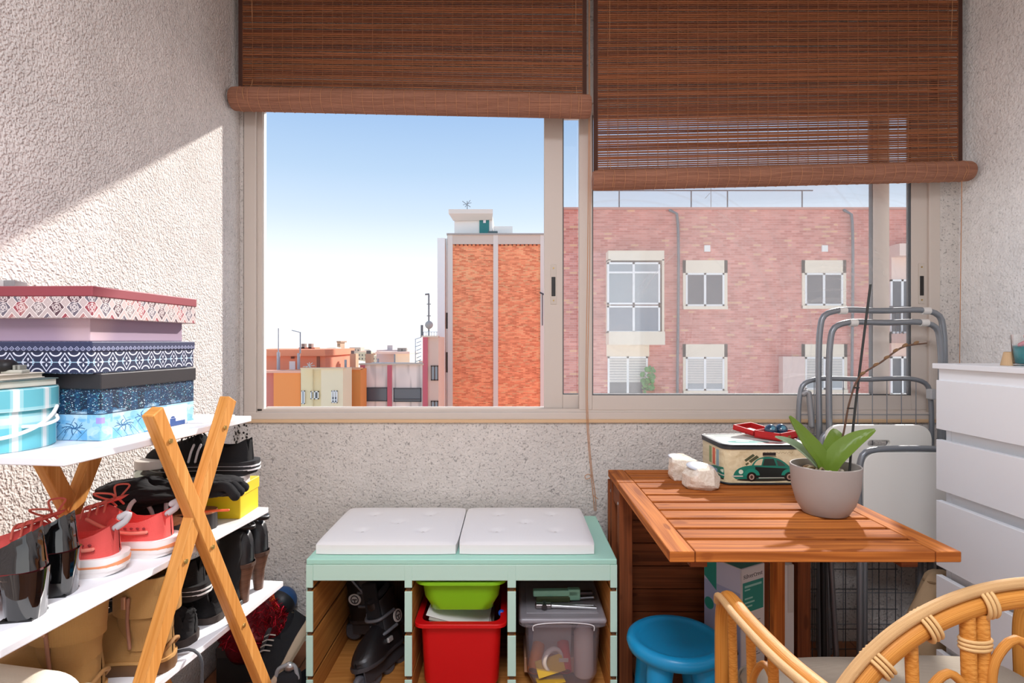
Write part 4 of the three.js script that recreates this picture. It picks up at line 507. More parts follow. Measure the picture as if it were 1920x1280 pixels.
// shoes and odds on the floor between rack and bench
{ const b = thing('dark_carton', 'dark cardboard carton under the red tinsel in the corner', 'box', [-0.93, 0, 0.17], 0.1); part('box_body', [rb(-0.1, 0.1, 0, 0.12, -0.12, 0.12, 0.003)], M(0x2a2422, 0.9), b); part('lid', [rb(-0.102, 0.102, 0.09, 0.125, -0.122, 0.122, 0.003)], M(0x352c28, 0.9), b);
  const t = thing('tinsel_garland', 'heap of shiny red tinsel garland in the corner', 'tinsel', [-0.93, 0.125, 0.2]), im = P(0xc0122c, 0.22, { metalness: 0.75 }), gs = []; for (let i = 0; i < 1500; i++) { const a = rr(0, 6.283), r = Math.sqrt(rnd()) * 0.12, h = (1 - (r / 0.13) ** 2) * 0.15 * Math.sqrt(rnd()); gs.push(new THREE.PlaneGeometry(rr(0.015, 0.04), 0.0022).rotateX(rr(0, 3)).rotateY(rr(0, 6)).rotateZ(rr(0, 6)).translate(Math.cos(a) * r, Math.max(0.004, h), Math.sin(a) * r * 1.1)); }
  part('strands', gs, im, t).userData.kind = 'stuff'; const gs2 = []; for (let i = 0; i < 900; i++) { const f = rnd(); gs2.push(new THREE.PlaneGeometry(rr(0.015, 0.035), 0.0022).rotateX(rr(0, 3)).rotateY(rr(0, 6)).rotateZ(rr(0, 6)).translate(0.12 + rr(-0.03, 0.03), lerp(0.02, -0.115, f), 0.06 + f * 0.08 + rr(-0.03, 0.03))); } part('trailing_strands', gs2, im, t).userData.kind = 'stuff'; part('core', [fuzzBlob(0.1, 0.1, 0.11, 0.2, 171).translate(0, 0.02, 0)], P(0x6a0a18, 0.4, { metalness: 0.5 }), t);
  const p = thing('beach_ball', 'small blue ball with an orange patch against the wall', 'ball', [-0.885, 0.125, 0.06]), R0 = 0.055; part('blue_panel', [new THREE.SphereGeometry(R0, 32, 20, 0, 4.4)], M(0x1f4f86, 0.45), p); part('orange_panel', [new THREE.SphereGeometry(R0, 12, 20, 4.4, 0.9)], M(0xe8622a, 0.45), p); part('dark_panel', [new THREE.SphereGeometry(R0, 12, 20, 5.3, 0.9832)], M(0x23262c, 0.45), p); p.children.forEach((q) => { q.position.y = R0; q.rotation.set(0.4, 2.9, -0.5); });
  const can = { upper: fabric(0x17171b), mid: M(0xbfa890, 0.85), out: M(0x9a846e, 0.9), lace: M(0xb4aca4, 0.85), tongue: M(0x2a2a2e, 0.8) };
  const s1 = sneaker('worn canvas sneaker with dirty pale sole leaning against the bench', [-0.675, 0.225, 0.33], 0, can, 'worn canvas sneakers'); s1.rotation.set(0.55, toe(-0.6, 0.75), -0.6, 'YXZ');
  sneaker('worn canvas sneaker flat on the floor under the leaning one', [-0.66, 0.0, 0.34], toe(-0.75, 0.62), can, 'worn canvas sneakers');
  const bk = { upper: P(0x1c1c22, 0.5), mid: M(0x8d8d92, 0.6), lace: M(0x151518, 0.8) };
  sneaker('plain black shoe with grey sole edge on the floor below the rack', [-0.76, 0.0, 0.50], toe(-0.98, 0.2), bk, 'dark floor shoes'); sneaker('brown shoe on the floor under the lower shelf', [-0.86, 0.0, 0.64], toe(-0.9, 0.5), { upper: fabric(0x3d2a20), mid: M(0x2a1e18, 0.7), lace: M(0x2a1e18, 0.8) }, 'dark floor shoes');
  const c = thing('camera_bag', 'upright black bag with a silver buckle against the bench side', 'bag', [-0.69, 0, 0.51], 0.05); part('bag_body', [new RoundedBoxGeometry(0.075, 0.17, 0.06, 4, 0.02).translate(0, 0.085, 0)], fabric(0x26262a), c); part('buckle', [new THREE.SphereGeometry(0.017, 18, 12).scale(1, 0.9, 0.7).translate(0.008, 0.185, 0.01)], steelM, c); part('strap', [tube([V(-0.03, 0.15, 0.02), V(-0.02, 0.185, 0.02), V(0.02, 0.19, 0.01), V(0.034, 0.15, 0.01)], 0.006, 20, 8)], M(0x8f9092, 0.7), c);
}

// ---------------------------------------------------------------- mint bench with bins
const BX0 = -0.637, BX1 = 0.325, BZ0 = 0.05, BZ1 = 0.5, BT = 0.507;
{ const b = thing('storage_bench', 'mint green painted storage bench with three open compartments under the window', 'bench', [0, 0, 0]);
  part('bench_top', [rb(BX0, BX1, BT - 0.018, BT, BZ0, BZ1, 0.004)], mintTop, b); part('front_rail', [rb(BX0 + 0.02, BX1 - 0.02, BT - 0.068, BT - 0.017, BZ1 - 0.02, BZ1 - 0.001, 0.003)], mintM, b);
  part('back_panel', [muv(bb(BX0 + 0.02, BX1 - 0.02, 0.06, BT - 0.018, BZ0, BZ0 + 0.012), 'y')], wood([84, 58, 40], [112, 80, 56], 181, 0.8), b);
  part('floor_panel', [muv(bb(BX0 + 0.02, BX1 - 0.02, 0.045, 0.06, BZ0, BZ1 - 0.005), 'x')], pineM, b);
  const pan = [[BX0, BX0 + 0.02], [-0.332, -0.310], [-0.0135, 0.0115], [BX1 - 0.02, BX1]];
  pan.forEach(([x0, x1], i) => {                              // each panel: a stack of boards with sawn runner grooves between, painted on its front edge
    const p = new THREE.Group(); p.name = 'side_panel'; b.add(p); const ys = [0, 0.065, 0.202, 0.339, 0.423, BT - 0.018], top = 5;
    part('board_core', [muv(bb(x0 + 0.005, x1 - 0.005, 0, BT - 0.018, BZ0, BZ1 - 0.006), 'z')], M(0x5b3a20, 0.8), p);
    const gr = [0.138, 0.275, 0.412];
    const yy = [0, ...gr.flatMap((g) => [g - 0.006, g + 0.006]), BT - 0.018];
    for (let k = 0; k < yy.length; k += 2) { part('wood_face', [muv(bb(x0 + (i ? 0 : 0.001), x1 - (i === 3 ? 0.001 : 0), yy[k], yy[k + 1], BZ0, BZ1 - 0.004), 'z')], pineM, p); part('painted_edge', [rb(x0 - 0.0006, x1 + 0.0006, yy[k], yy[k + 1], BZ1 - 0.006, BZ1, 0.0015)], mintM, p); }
    if (i === 0) part('painted_side', [rb(x0 - 0.001, x0 + 0.001, 0, BT - 0.018, BZ0, BZ1 - 0.006, 0.0005)], mintM, p); if (i === 3) part('painted_side', [rb(x1 - 0.001, x1 + 0.001, 0, BT - 0.018, BZ0, BZ1 - 0.006, 0.0005)], mintM, p);
  });
}
function cushion(label, x0, x1) {
  const c = thing('seat_cushion', label, 'cushion', [(x0 + x1) / 2, BT, 0.262], 0, 'bench seat cushions'), w = (x1 - x0) / 2, l = 0.203, th = 0.034, n = 40, but = [[0, 0], [-0.45, -0.45], [0.45, -0.45], [-0.45, 0.45], [0.45, 0.45]];
  const top = (u, v) => { let h = th + 0.009 * (1 - u ** 6) * (1 - v ** 6); for (const [a, e] of but) h -= 0.009 * Math.exp(-((u - a) ** 2 + (v - e) ** 2) / 0.006); const e = Math.max(Math.abs(u), Math.abs(v)); return h * (e > 0.985 ? 0.9 : 1); };
  const pos = [], idx = [], uv = []; const N = n + 1; for (let s = 0; s < 2; s++) for (let j = 0; j <= n; j++) for (let i = 0; i <= n; i++) { const u = (i / n) * 2 - 1, v = (j / n) * 2 - 1, r = 1 - 0.02 * (u * u * v * v) ** 3; pos.push(u * w * r, s ? 0.002 : top(u, v), v * l * r); uv.push(u * w, v * l); }
  for (let s = 0; s < 2; s++) for (let j = 0; j < n; j++) for (let i = 0; i < n; i++) { const a = s * N * N + j * N + i, q = [a, a + N, a + 1, a + 1, a + N, a + N + 1]; idx.push(...(s ? q.reverse() : q)); }
  const edge = (f) => { for (let k = 0; k < n; k++) { const [a, b] = [f(k), f(k + 1)]; idx.push(a, b, a + N * N, b, b + N * N, a + N * N); } }; edge((k) => (n) * N + k); edge((k) => k * N + n); edge((k) => n - k); edge((k) => (n - k) * N);
  const g = new THREE.BufferGeometry(); g.setAttribute('position', new THREE.Float32BufferAttribute(pos, 3)); g.setAttribute('uv', new THREE.Float32BufferAttribute(uv, 2)); g.setIndex(idx); g.computeVertexNormals();
  part('pad', [crease(g, 0.7)], fabric(0xf0eeed, { bumpMap: rep(weaveH, 30, 30), bumpScale: 0.0003 }), c);
  but.forEach(([a, e]) => part('tuft', [new THREE.SphereGeometry(0.006, 12, 8).scale(1, 0.35, 1).translate(a * w, th + 0.0008, e * l)], M(0xd6d1cd, 0.9), c));
  const tie = (x) => tube([V(x, 0.018, -l), V(x + 0.008, 0.012, -l - 0.008), V(x + 0.014, 0.004, -l - 0.004)], 0.0018, 10, 6); part('tie', [tie(w - 0.02)], M(0xe0dcd8, 0.9), c); part('tie', [tie(-w + 0.006)], M(0xe0dcd8, 0.9), c); return c;
}
cushion('white tufted seat cushion on the bench end beside the shoe rack', -0.624, -0.174); cushion('white tufted seat cushion on the bench end beside the wooden table', -0.170, 0.264);
function bin(name, label, x0, x1, yTop, h, z0, z1, m, rnd_, rimH) {        // hollow tub with a flat flange
  const b = thing(name, label, 'bin', [(x0 + x1) / 2, yTop - h, (z0 + z1) / 2]), W = (x1 - x0) / 2, D = (z1 - z0) / 2;
  const ring = (w, d, y, r) => { const o = []; for (let q = 0; q < 4; q++) for (let k = 0; k <= 7; k++) { const a = q * Math.PI / 2 + k / 7 * Math.PI / 2, sx = [1, -1, -1, 1][q], sz = [1, 1, -1, -1][q]; o.push(V(sx * (w - r) + Math.cos(a) * r, y, sz * (d - r) + Math.sin(a) * r)); } return o; };
  const R = rnd_, wi = W - 0.018, di = D - 0.02, t = 0.0025;
  const L = [[wi - 0.026, di - 0.026, 0.0, R * 0.8], [wi - 0.016 - R * 0.25, di - 0.016, 0.006, R], [wi - 0.008, di - 0.008, Math.min(0.04, h * 0.4), R], [wi, di, h - rimH, R], [W - 0.006, D - 0.006, h - rimH * 0.8, R], [W, D, h - rimH * 0.8, R], [W, D, h - 0.002, R], [W - 0.002, D - 0.002, h, R], [wi - t, di - t, h, R], [wi - t - 0.01, di - 0.01, 0.04, R], [wi - 0.03, di - 0.03, 0.004, R * 0.8]];
  part('tub', [crease(loft(L.map((a) => ring(...a))), 0.55)], m, b); return b;
}
bin('plastic_bin', 'lime green shallow plastic bin hanging at the top of the middle compartment', -0.3065, -0.0165, 0.431, 0.106, 0.085, 0.492, P(0x86c41c, 0.35), 0.045, 0.012);
bin('plastic_bin', 'deep red plastic bin below the lime green one', -0.3065, -0.0165, 0.300, 0.236, 0.085, 0.492, P(0xd40f16, 0.35), 0.03, 0.014);
{ const st = thing('paper_stack', 'papers and magazines sticking out of the red bin', 'papers', [-0.16, 0.236, 0.34]); for (let k = 0; k < 5; k++) part('sheet', [rb(-0.11, 0.09, 0, 0.003, -0.11, 0.1, 0.001, 1).rotateZ(-0.12 - k * 0.03).rotateX(0.1).rotateY(rr(-0.2, 0.2)).translate(0, 0.03 + k * 0.006, 0.01)], M([0xe8e4dc, 0x45423e, 0xd8d4c8, 0xb9b4a8, 0xefece6][k], 0.8), st); part('stack_block', [rb(-0.1, 0.1, -0.04, 0.012, -0.1, 0.09, 0.003)], M(0x8d867c, 0.9), st);
  const m = thing('blue_bead', 'small blue ball on the papers in the red bin', 'ball', [-0.035, 0.284, 0.40]); part('bead', [new THREE.SphereGeometry(0.0105, 20, 14).translate(0, 0.0105, 0)], P(0x2456c4, 0.3), m); part('hole', [new THREE.TorusGeometry(0.003, 0.001, 6, 12).translate(0, 0.0105, 0.0102)], M(0x16367e, 0.5), m); }
{ const cm = P(0xe9e6ea, 0.16, { transmission: 0.9, thickness: 0, ior: 1.3 }), c = bin('clear_box', 'clear plastic box with a lid full of tools in the right compartment', 0.022, 0.300, 0.295, 0.215, 0.10, 0.482, cm, 0.03, 0.01); c.userData.category = 'box';
  part('lid', [new RoundedBoxGeometry(0.274, 0.018, 0.37, 5, 0.0085).translate(0, 0.222, 0)], P(0xdcd8de, 0.3, { transmission: 0.65, thickness: 0 }), c); part('lid_panel', [rb(-0.115, 0.115, 0.2305, 0.2335, -0.16, 0.15, 0.001)], P(0xd9d6da, 0.3, { transmission: 0.65, thickness: 0 }), c);
  part('clip', [tube([V(-0.095, 0.198, 0.1925), V(-0.095, 0.212, 0.1925), V(0.095, 0.212, 0.1925), V(0.095, 0.198, 0.1925)], 0.0016, 30, 6)], M(0xf0eef0, 0.3), c);
  const ty = 0.087, roll = (name, label, x, z, y, r, L, m, rx, rz) => { const o = thing(name, label, 'roll', [x, y, z]); const g = [lathe([[r * 0.72, 0], [r, 0], [r, L], [r * 0.72, L], [r * 0.72, 0]], 24).rotateX(rx).rotateZ(rz)]; part('tube_wall', g, m, o); part('core', [lathe([[0, 0.001], [r * 0.7, 0.001], [r * 0.7, L * 0.98], [0, L * 0.98]], 20).rotateX(rx).rotateZ(rz)], M(0x8a5a38, 0.8), o); return o; };
  roll('sealing_roll', 'orange roll standing tilted inside the clear box', 0.068, 0.43, ty + 0.035, 0.021, 0.09, M(0xf08a2a, 0.6), -1.0, -0.45); roll('sealing_roll', 'red roll lying inside the clear box', 0.172, 0.435, ty + 0.036, 0.02, 0.09, M(0xd83a34, 0.6), -0.9, 0.05);
  const w = thing('glue_bottle', 'white bottle inside the clear box', 'bottle', [0.235, ty, 0.39]); part('bottle_body', [lathe([[0, 0], [0.03, 0], [0.032, 0.006], [0.032, 0.14], [0.02, 0.16], [0.012, 0.165], [0, 0.165]], 28)], M(0xe6d8c6, 0.5), w); part('cap', [lathe([[0.013, 0.165], [0.013, 0.185], [0, 0.186]], 20)], M(0xd9d4cc, 0.5), w);
  const y = thing('yellow_folder', 'yellow folded sheet inside the clear box', 'sheet', [0.125, ty + 0.004, 0.44], 0.2); part('sheet', [rb(-0.05, 0.04, 0, 0.004, -0.02, 0.03, 0.001).rotateX(1.1).rotateZ(0.2).translate(0, 0.06, 0)], M(0xe2b838, 0.7), y); part('fold', [rb(-0.05, 0.04, 0, 0.003, -0.01, 0.03, 0.001).translate(0, 0.012, 0.0)], M(0xd8ab30, 0.7), y);
  const t = thing('tape_ring', 'pale adhesive tape ring inside the clear box', 'tape', [0.13, ty + 0.075, 0.435]); part('tape', [new THREE.TorusGeometry(0.032, 0.007, 10, 36).scale(1, 1, 1.5).rotateY(0.5)], M(0xe8dccb, 0.6), t); part('tape_end', [rb(0.02, 0.05, -0.006, 0.006, 0.004, 0.006, 0.0005)], M(0xd8cdb8, 0.6), t);
  const k = thing('packing_sheets', 'pale printed leaflets behind the tools inside the clear box', 'papers', [0.14, ty, 0.33]); for (let q = 0; q < 4; q++) part('sheet', [rb(-0.07, 0.06, 0, 0.003, -0.06, 0.05, 0.001).rotateX(1.2).rotateY(rr(-0.3, 0.3)).translate(rr(-0.02, 0.02), 0.08, -0.05 + q * 0.02)], M([0xcfc4b8, 0xb8aaa0, 0x6f7a90, 0xd8c9b8][q], 0.8), k); part('block', [rb(-0.1, 0.12, 0, 0.05, -0.1, 0.05, 0.004)], M(0xc99a78, 0.8), k);
  // stapler and can opener on the lid
  const s = thing('stapling_gun', 'mint green hand tool with olive grip lying on the clear box', 'tool', [0.165, 0.3125, 0.36], 0.02); part('tool_body', [rb(-0.095, 0.055, 0.022, 0.042, -0.012, 0.012, 0.004), rb(0.02, 0.062, 0.008, 0.045, -0.012, 0.012, 0.005)], M(0x9ad2b4, 0.45), s); part('grip', [rb(-0.085, 0.03, 0.002, 0.024, -0.013, 0.013, 0.006)], M(0x4c5634, 0.6), s); part('jaw', [rb(0.058, 0.105, 0.024, 0.036, -0.009, 0.009, 0.004)], M(0x4a4040, 0.3, { metalness: 0.7 }), s); part('handle', [rb(0.045, 0.11, 0.006, 0.014, -0.008, 0.008, 0.003).rotateZ(0.06)], steelM, s);
  const o = thing('can_opener', 'steel can opener lying in front of the green hand tool', 'tool', [0.165, 0.3125, 0.41], -0.03); part('head', [rb(-0.09, -0.035, 0.002, 0.018, -0.012, 0.012, 0.005)], M(0x8a8280, 0.25, { metalness: 0.9 }), o); part('wheel', [rod(V(-0.06, 0.01, -0.016), V(-0.06, 0.01, 0.018), 0.009, 0.009, 18)], M(0x4a4444, 0.3, { metalness: 0.8 }), o); part('arm', [rod(V(-0.04, 0.011, 0.004), V(0.108, 0.006, 0.006), 0.007, 0.0055, 14)], steelM, o); part('arm', [rod(V(-0.04, 0.008, -0.008), V(0.1, 0.006, -0.012), 0.006, 0.005, 14)], steelM, o);
}
function skate(label, pos, rot) {
  const k = thing('inline_skate', label, 'skate', pos, 0, 'black inline skates'); k.rotation.set(rot[0], rot[1], rot[2], 'YXZ'); const sm = P(0x1a191b, 0.4), gm = M(0x3a393c, 0.5), o = { L: 0.24, W: 0.1, base: 0.085, h: [[0, 0.08], [0.06, 0.1], [0.3, 0.1], [0.5, 0.085], [0.75, 0.06], [1, 0.02]], taper: 0.15 };
  part('boot_shell', [upper(o)], sm, k); part('boot_sole', [sole(o, () => 0.075, () => 0.088, 1.0)], gm, k);
  const R = []; for (let i = 0; i <= 8; i++) { const t = i / 8, y = lerp(0.14, 0.27, t), r = []; for (let q = 0; q < 24; q++) { const a = q / 24 * Math.PI * 2; r.push(V(0.055 + Math.cos(a) * lerp(0.06, 0.055, t) + (t > 0.8 ? Math.cos(a) * 0.006 : 0), y - (Math.cos(a) > 0 ? Math.cos(a) * 0.03 * t : 0), Math.sin(a) * lerp(0.048, 0.044, t))); } R.push(r); } for (let i = 1; i < 4; i++) R.push(R[8].map((p) => V(lerp(p.x, 0.055, 0.14), p.y - 0.025 * i, p.z * 0.86)));
  const cf = part('cuff', [crease(loft(R, true, false), 0.8)], sm, k); part('cuff_trim', [tube([V(0.116, 0.16, 0.01), V(0.08, 0.2, 0.047), V(0.03, 0.255, 0.046)], 0.004, 20, 6)], M(0x8c8c90, 0.4), cf);
  part('liner', [tube([V(0.11, 0.25, 0.0), V(0.06, 0.275, 0.032), V(0.01, 0.282, 0), V(0.06, 0.275, -0.032)], 0.011, 36, 8, true)], fabric(0x232226), k); part('tongue', [rb(0.095, 0.112, 0.15, 0.31, -0.028, 0.028, 0.007).rotateZ(0.0)], fabric(0x1d1c1f), k);
  for (const y of [0.2, 0.15]) part('buckle_strap', [tube([V(0.06, y, 0.05), V(0.115, y - 0.01, 0.028), V(0.122, y - 0.012, 0), V(0.115, y - 0.01, -0.028), V(0.06, y, -0.05)], 0.006, 24, 6)], M(0x5d5e62, 0.5), k);
  for (const s of [-1, 1]) { const e = part('emblem', [new THREE.CylinderGeometry(0.021, 0.021, 0.003, 28).rotateX(Math.PI / 2).scale(1.15, 1, 1).translate(0.045, 0.175, s * 0.0495)], M(0xd9d4ce, 0.5), k); part('emblem_ring', [new THREE.TorusGeometry(0.014, 0.0022, 6, 24).translate(0.045, 0.175, s * 0.0515)], M(0x4a4644, 0.5), e); part('emblem_bar', [bb(0.036, 0.054, 0.173, 0.177, s * 0.0515 - 0.001, s * 0.0515 + 0.001), bb(0.043, 0.047, 0.164, 0.177, s * 0.0515 - 0.001, s * 0.0515 + 0.001)], M(0x4a4644, 0.5), e); part('buckle', [rb(0.085, 0.112, 0.11, 0.126, s * 0.04 - 0.005, s * 0.04 + 0.005, 0.003)], M(0xc9c6c2, 0.3, { metalness: 0.5 }), k); }
  part('wheel_frame', [rb(0.01, 0.23, 0.03, 0.078, -0.02, -0.014, 0.002), rb(0.01, 0.23, 0.03, 0.078, 0.014, 0.02, 0.002), rb(0.03, 0.21, 0.062, 0.078, -0.02, 0.02, 0.002)], gm, k);
  for (let i = 0; i < 4; i++) part('wheel', [new THREE.TorusGeometry(0.022, 0.012, 10, 24).translate(0.005 + i * 0.077, 0.034, 0), rod(V(0.005 + i * 0.077, 0.034, -0.012), V(0.005 + i * 0.077, 0.034, 0.012), 0.018)], M(0x55555a, 0.5), k); return k;
}
skate('black inline skate standing at the back of the left bench compartment', [-0.592, 0.067, 0.125], [0.04, -0.17, 0.08]); skate('black inline skate tilted in front of the other one in the bench', [-0.385, 0.05, 0.25], [0.26, -1.93, 0.04]);

// ---------------------------------------------------------------- the table
const TT = 0.72, TX0 = 0.345, TX1 = 0.985, TZ0 = 0.21, TS = 0.40, TZ1 = 1.026;
{ const t = thing('gateleg_table', 'brown slatted wooden gateleg table with one leaf raised', 'table', [0, 0, 0]); const y0 = TT - 0.024;
  const slat = (x0, x1, z0, z1, m, name = 'slat') => part(name, [muv(rb(x0, x1, y0, TT, z0, z1, 0.003), x1 - x0 > z1 - z0 ? 'x' : 'z').translate(0, 0, 0)], m, t);
  const rl = 0.056, ms = [tableA, tableB, tableA];
  slat(TX0, TX0 + rl, TZ0, TS - 0.002, tableB, 'end_rail'); slat(TX1 - rl, TX1, TZ0, TS - 0.002, tableB, 'end_rail'); slat(TX0, TX0 + rl, TS + 0.002, TZ1, tableA, 'leaf_rail'); slat(TX1 - rl, TX1, TS + 0.002, TZ1, tableA, 'leaf_rail');
  for (let k = 0; k < 3; k++) slat(TX0 + rl + 0.001, TX1 - rl - 0.001, TZ0 + 0.002 + k * 0.0635, TZ0 + 0.002 + k * 0.0635 + 0.051, ms[k % 3]);
  for (let k = 0; k < 8; k++) slat(TX0 + rl + 0.001, TX1 - rl - 0.001, TS + 0.004 + k * 0.0782, k === 7 ? TZ1 : TS + 0.004 + k * 0.0782 + 0.0625, ms[(k * 2 + 1) % 3]);
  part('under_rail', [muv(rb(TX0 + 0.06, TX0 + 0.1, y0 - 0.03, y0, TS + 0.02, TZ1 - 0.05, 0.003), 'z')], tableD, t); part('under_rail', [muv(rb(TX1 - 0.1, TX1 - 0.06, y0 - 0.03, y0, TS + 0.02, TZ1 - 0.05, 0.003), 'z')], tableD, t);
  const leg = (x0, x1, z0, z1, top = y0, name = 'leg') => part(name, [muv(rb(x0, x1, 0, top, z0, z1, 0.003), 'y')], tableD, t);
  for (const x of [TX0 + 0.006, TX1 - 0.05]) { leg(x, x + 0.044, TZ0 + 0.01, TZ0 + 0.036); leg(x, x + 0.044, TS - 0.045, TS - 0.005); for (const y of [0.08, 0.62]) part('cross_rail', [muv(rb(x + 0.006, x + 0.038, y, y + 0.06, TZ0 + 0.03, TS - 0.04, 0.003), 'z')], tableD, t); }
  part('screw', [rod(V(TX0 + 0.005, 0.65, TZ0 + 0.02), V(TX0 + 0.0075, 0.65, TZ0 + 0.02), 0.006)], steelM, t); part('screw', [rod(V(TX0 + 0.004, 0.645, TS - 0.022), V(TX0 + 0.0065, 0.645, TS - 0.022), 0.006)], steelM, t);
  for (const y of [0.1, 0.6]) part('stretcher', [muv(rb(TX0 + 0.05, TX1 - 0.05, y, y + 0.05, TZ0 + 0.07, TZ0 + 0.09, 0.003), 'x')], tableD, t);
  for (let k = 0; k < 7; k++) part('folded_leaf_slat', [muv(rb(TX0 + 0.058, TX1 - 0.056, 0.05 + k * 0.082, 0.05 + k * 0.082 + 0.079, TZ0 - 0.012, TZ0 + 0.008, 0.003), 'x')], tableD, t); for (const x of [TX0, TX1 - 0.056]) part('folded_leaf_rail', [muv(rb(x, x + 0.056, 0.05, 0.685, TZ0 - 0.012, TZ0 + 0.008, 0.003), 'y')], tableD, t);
  const gx = 0.77; part('gate_leg', [muv(rb(gx + 0.0, gx + 0.034, 0, y0 - 0.002, 0.56, 0.588, 0.003), 'y')], tableA, t); part('gate_rail', [muv(bar(V(gx + 0.02, 0.62, 0.565), V(0.83, 0.62, TS - 0.02), 0.05, 0.022, V(1, 0, 0.3)), 'z')], tableD, t); part('gate_rail', [muv(bar(V(gx + 0.02, 0.1, 0.565), V(0.83, 0.1, TS - 0.02), 0.05, 0.022, V(1, 0, 0.3)), 'z')], tableD, t); part('gate_post', [muv(rb(0.805, 0.85, 0.05, 0.66, TS - 0.05, TS - 0.02, 0.003), 'y')], tableD, t);
}
{ // tin with a car print
  const tt = canvasTex(1024, 512, (c, w, h) => {
    c.fillStyle = '#e2d2ac'; c.fillRect(0, 0, w, h); let q = 3; const R = () => (q = (q * 16807) % 2147483647) / 2147483647; for (let i = 0; i < 260; i++) { c.globalAlpha = 0.12; c.fillStyle = R() > 0.5 ? '#b49a68' : '#f4ead0'; c.beginPath(); c.ellipse(R() * w, R() * h, 20 + R() * 60, 10 + R() * 30, R() * 3, 0, 7); c.fill(); } c.globalAlpha = 1;
    c.strokeStyle = '#7a6440'; c.lineWidth = 3; for (let k = 0; k < 5; k++) { c.beginPath(); c.moveTo(440 + k * 70, 80); c.bezierCurveTo(470 + k * 70, 20, 480 + k * 70, 120, 500 + k * 70, 50); c.stroke(); }
    c.fillStyle = '#4c5238'; c.save(); c.translate(310, 150); c.rotate(-0.7); c.fillRect(-70, -40, 130, 34); c.fillRect(-40, 2, 120, 40); c.fillRect(-100, 10, 40, 26); c.restore(); c.strokeStyle = '#9a8050'; for (let k = 0; k < 6; k++) { c.beginPath(); c.moveTo(250 + k * 40, 260 - k * 4); c.lineTo(290 + k * 40, 180); c.stroke(); }
    c.translate(-205, 0); c.fillStyle = '#2e2c24'; c.beginPath(); c.ellipse(660, 440, 310, 24, 0, 0, 7); c.fill();
    c.fillStyle = '#147a66'; c.beginPath(); c.moveTo(310, 400); c.bezierCurveTo(320, 290, 400, 250, 520, 240); c.bezierCurveTo(570, 130, 640, 120, 720, 122); c.bezierCurveTo(850, 130, 930, 230, 985, 300); c.bezierCurveTo(1010, 350, 1000, 400, 960, 420); c.lineTo(340, 430); c.closePath(); c.fill();
    c.fillStyle = '#0f1d1c'; c.beginPath(); c.moveTo(560, 260); c.lineTo(980, 290); c.lineTo(960, 420); c.lineTo(560, 420); c.fill(); c.fillStyle = '#d8c8a4'; c.beginPath(); c.moveTo(545, 238); c.bezierCurveTo(570, 170, 610, 150, 650, 148); c.lineTo(630, 240); c.fill(); c.fillStyle = '#20302c'; c.beginPath(); c.moveTo(665, 150); c.lineTo(770, 150); c.lineTo(800, 245); c.lineTo(645, 245); c.fill(); c.fillStyle = '#3c4a44'; c.beginPath(); c.moveTo(800, 165); c.quadraticCurveTo(870, 190, 905, 250); c.lineTo(820, 248); c.fill();
    c.fillStyle = '#221c1a'; c.fillRect(645, 62, 150, 46); c.strokeStyle = '#221c1a'; c.lineWidth = 7; c.beginPath(); c.moveTo(650, 118); c.lineTo(800, 118); c.stroke();
    for (const x of [520, 950]) { c.fillStyle = '#158a74'; c.beginPath(); c.arc(x, 380, 92, Math.PI, 0); c.fill(); c.fillStyle = '#15110f'; c.beginPath(); c.ellipse(x, 400, 56, 66, 0, 0, 7); c.fill(); c.fillStyle = '#b99a8a'; c.beginPath(); c.ellipse(x, 402, 30, 40, 0, 0, 7); c.fill(); c.fillStyle = '#4a3028'; c.beginPath(); c.ellipse(x, 402, 16, 24, 0, 0, 7); c.fill(); }
    c.fillStyle = '#d9e2cc'; c.beginPath(); c.ellipse(398, 330, 26, 32, 0, 0, 7); c.fill(); c.fillStyle = '#c9c6b8'; c.fillRect(300, 380, 120, 18); c.fillRect(600, 408, 290, 12);
  });
  const w2 = 0.146, d2 = 0.11, h = 0.128, t = thing('biscuit_tin', 'vintage printed tin with a green car picture and black rims on the table', 'tin', [0.823, TT, 0.322], 0.02);
  const ring = (w, d, y, r) => { const o = []; for (let q = 0; q < 4; q++) for (let k = 0; k <= 6; k++) { const a = q * Math.PI / 2 + k / 6 * Math.PI / 2; o.push(V([1, -1, -1, 1][q] * (w - r) + Math.cos(a) * r, y, [1, 1, -1, -1][q] * (d - r) + Math.sin(a) * r)); } return o; };
  const body = muv(crease(loft([ring(w2, d2, 0.004, 0.03), ring(w2, d2, h - 0.012, 0.03)]), 0.5)); { const uv = body.attributes.uv, n = body.attributes.normal; for (let i = 0; i < uv.count; i++) { const side = Math.abs(n.getX(i)) > 0.8; uv.setXY(i, side ? 0.06 + (uv.getX(i) + d2) / (2 * d2) * 0.12 : (uv.getX(i) + w2) / (2 * w2), uv.getY(i) / (h - 0.01)); } }
  part('tin_body', [body], M(0xffffff, 0.35, { map: tt }), t);
  for (const [x, c] of [[-0.02, 0x8a9a68], [0.012, 0xd8684a], [0.045, 0x8fa8b0]]) part('stamp_print', [bb(-w2 - 0.0006, -w2 + 0.001, 0.05, 0.105, x, x + 0.022)], M(c, 0.5), t); part('stamp_print', [bb(-w2 - 0.0006, -w2 + 0.001, 0.012, 0.04, 0.03, 0.052)], M(0x8ea6c8, 0.5), t);
  const rim = (y, r) => { const g = ring(w2 + 0.002, d2 + 0.002, y, 0.032); return tube(g.filter((p, i) => i % 7 !== 6), r, 120, 8, true); }; part('base_rim', [rim(0.004, 0.0035)], M(0x23262a, 0.4), t);
  const lid = part('lid', [crease(loft([ring(w2 + 0.003, d2 + 0.003, h - 0.014, 0.032), ring(w2 + 0.003, d2 + 0.003, h - 0.002, 0.032), ring(w2, d2, h, 0.03)]), 0.5)], M(0x2b2f33, 0.4), t);
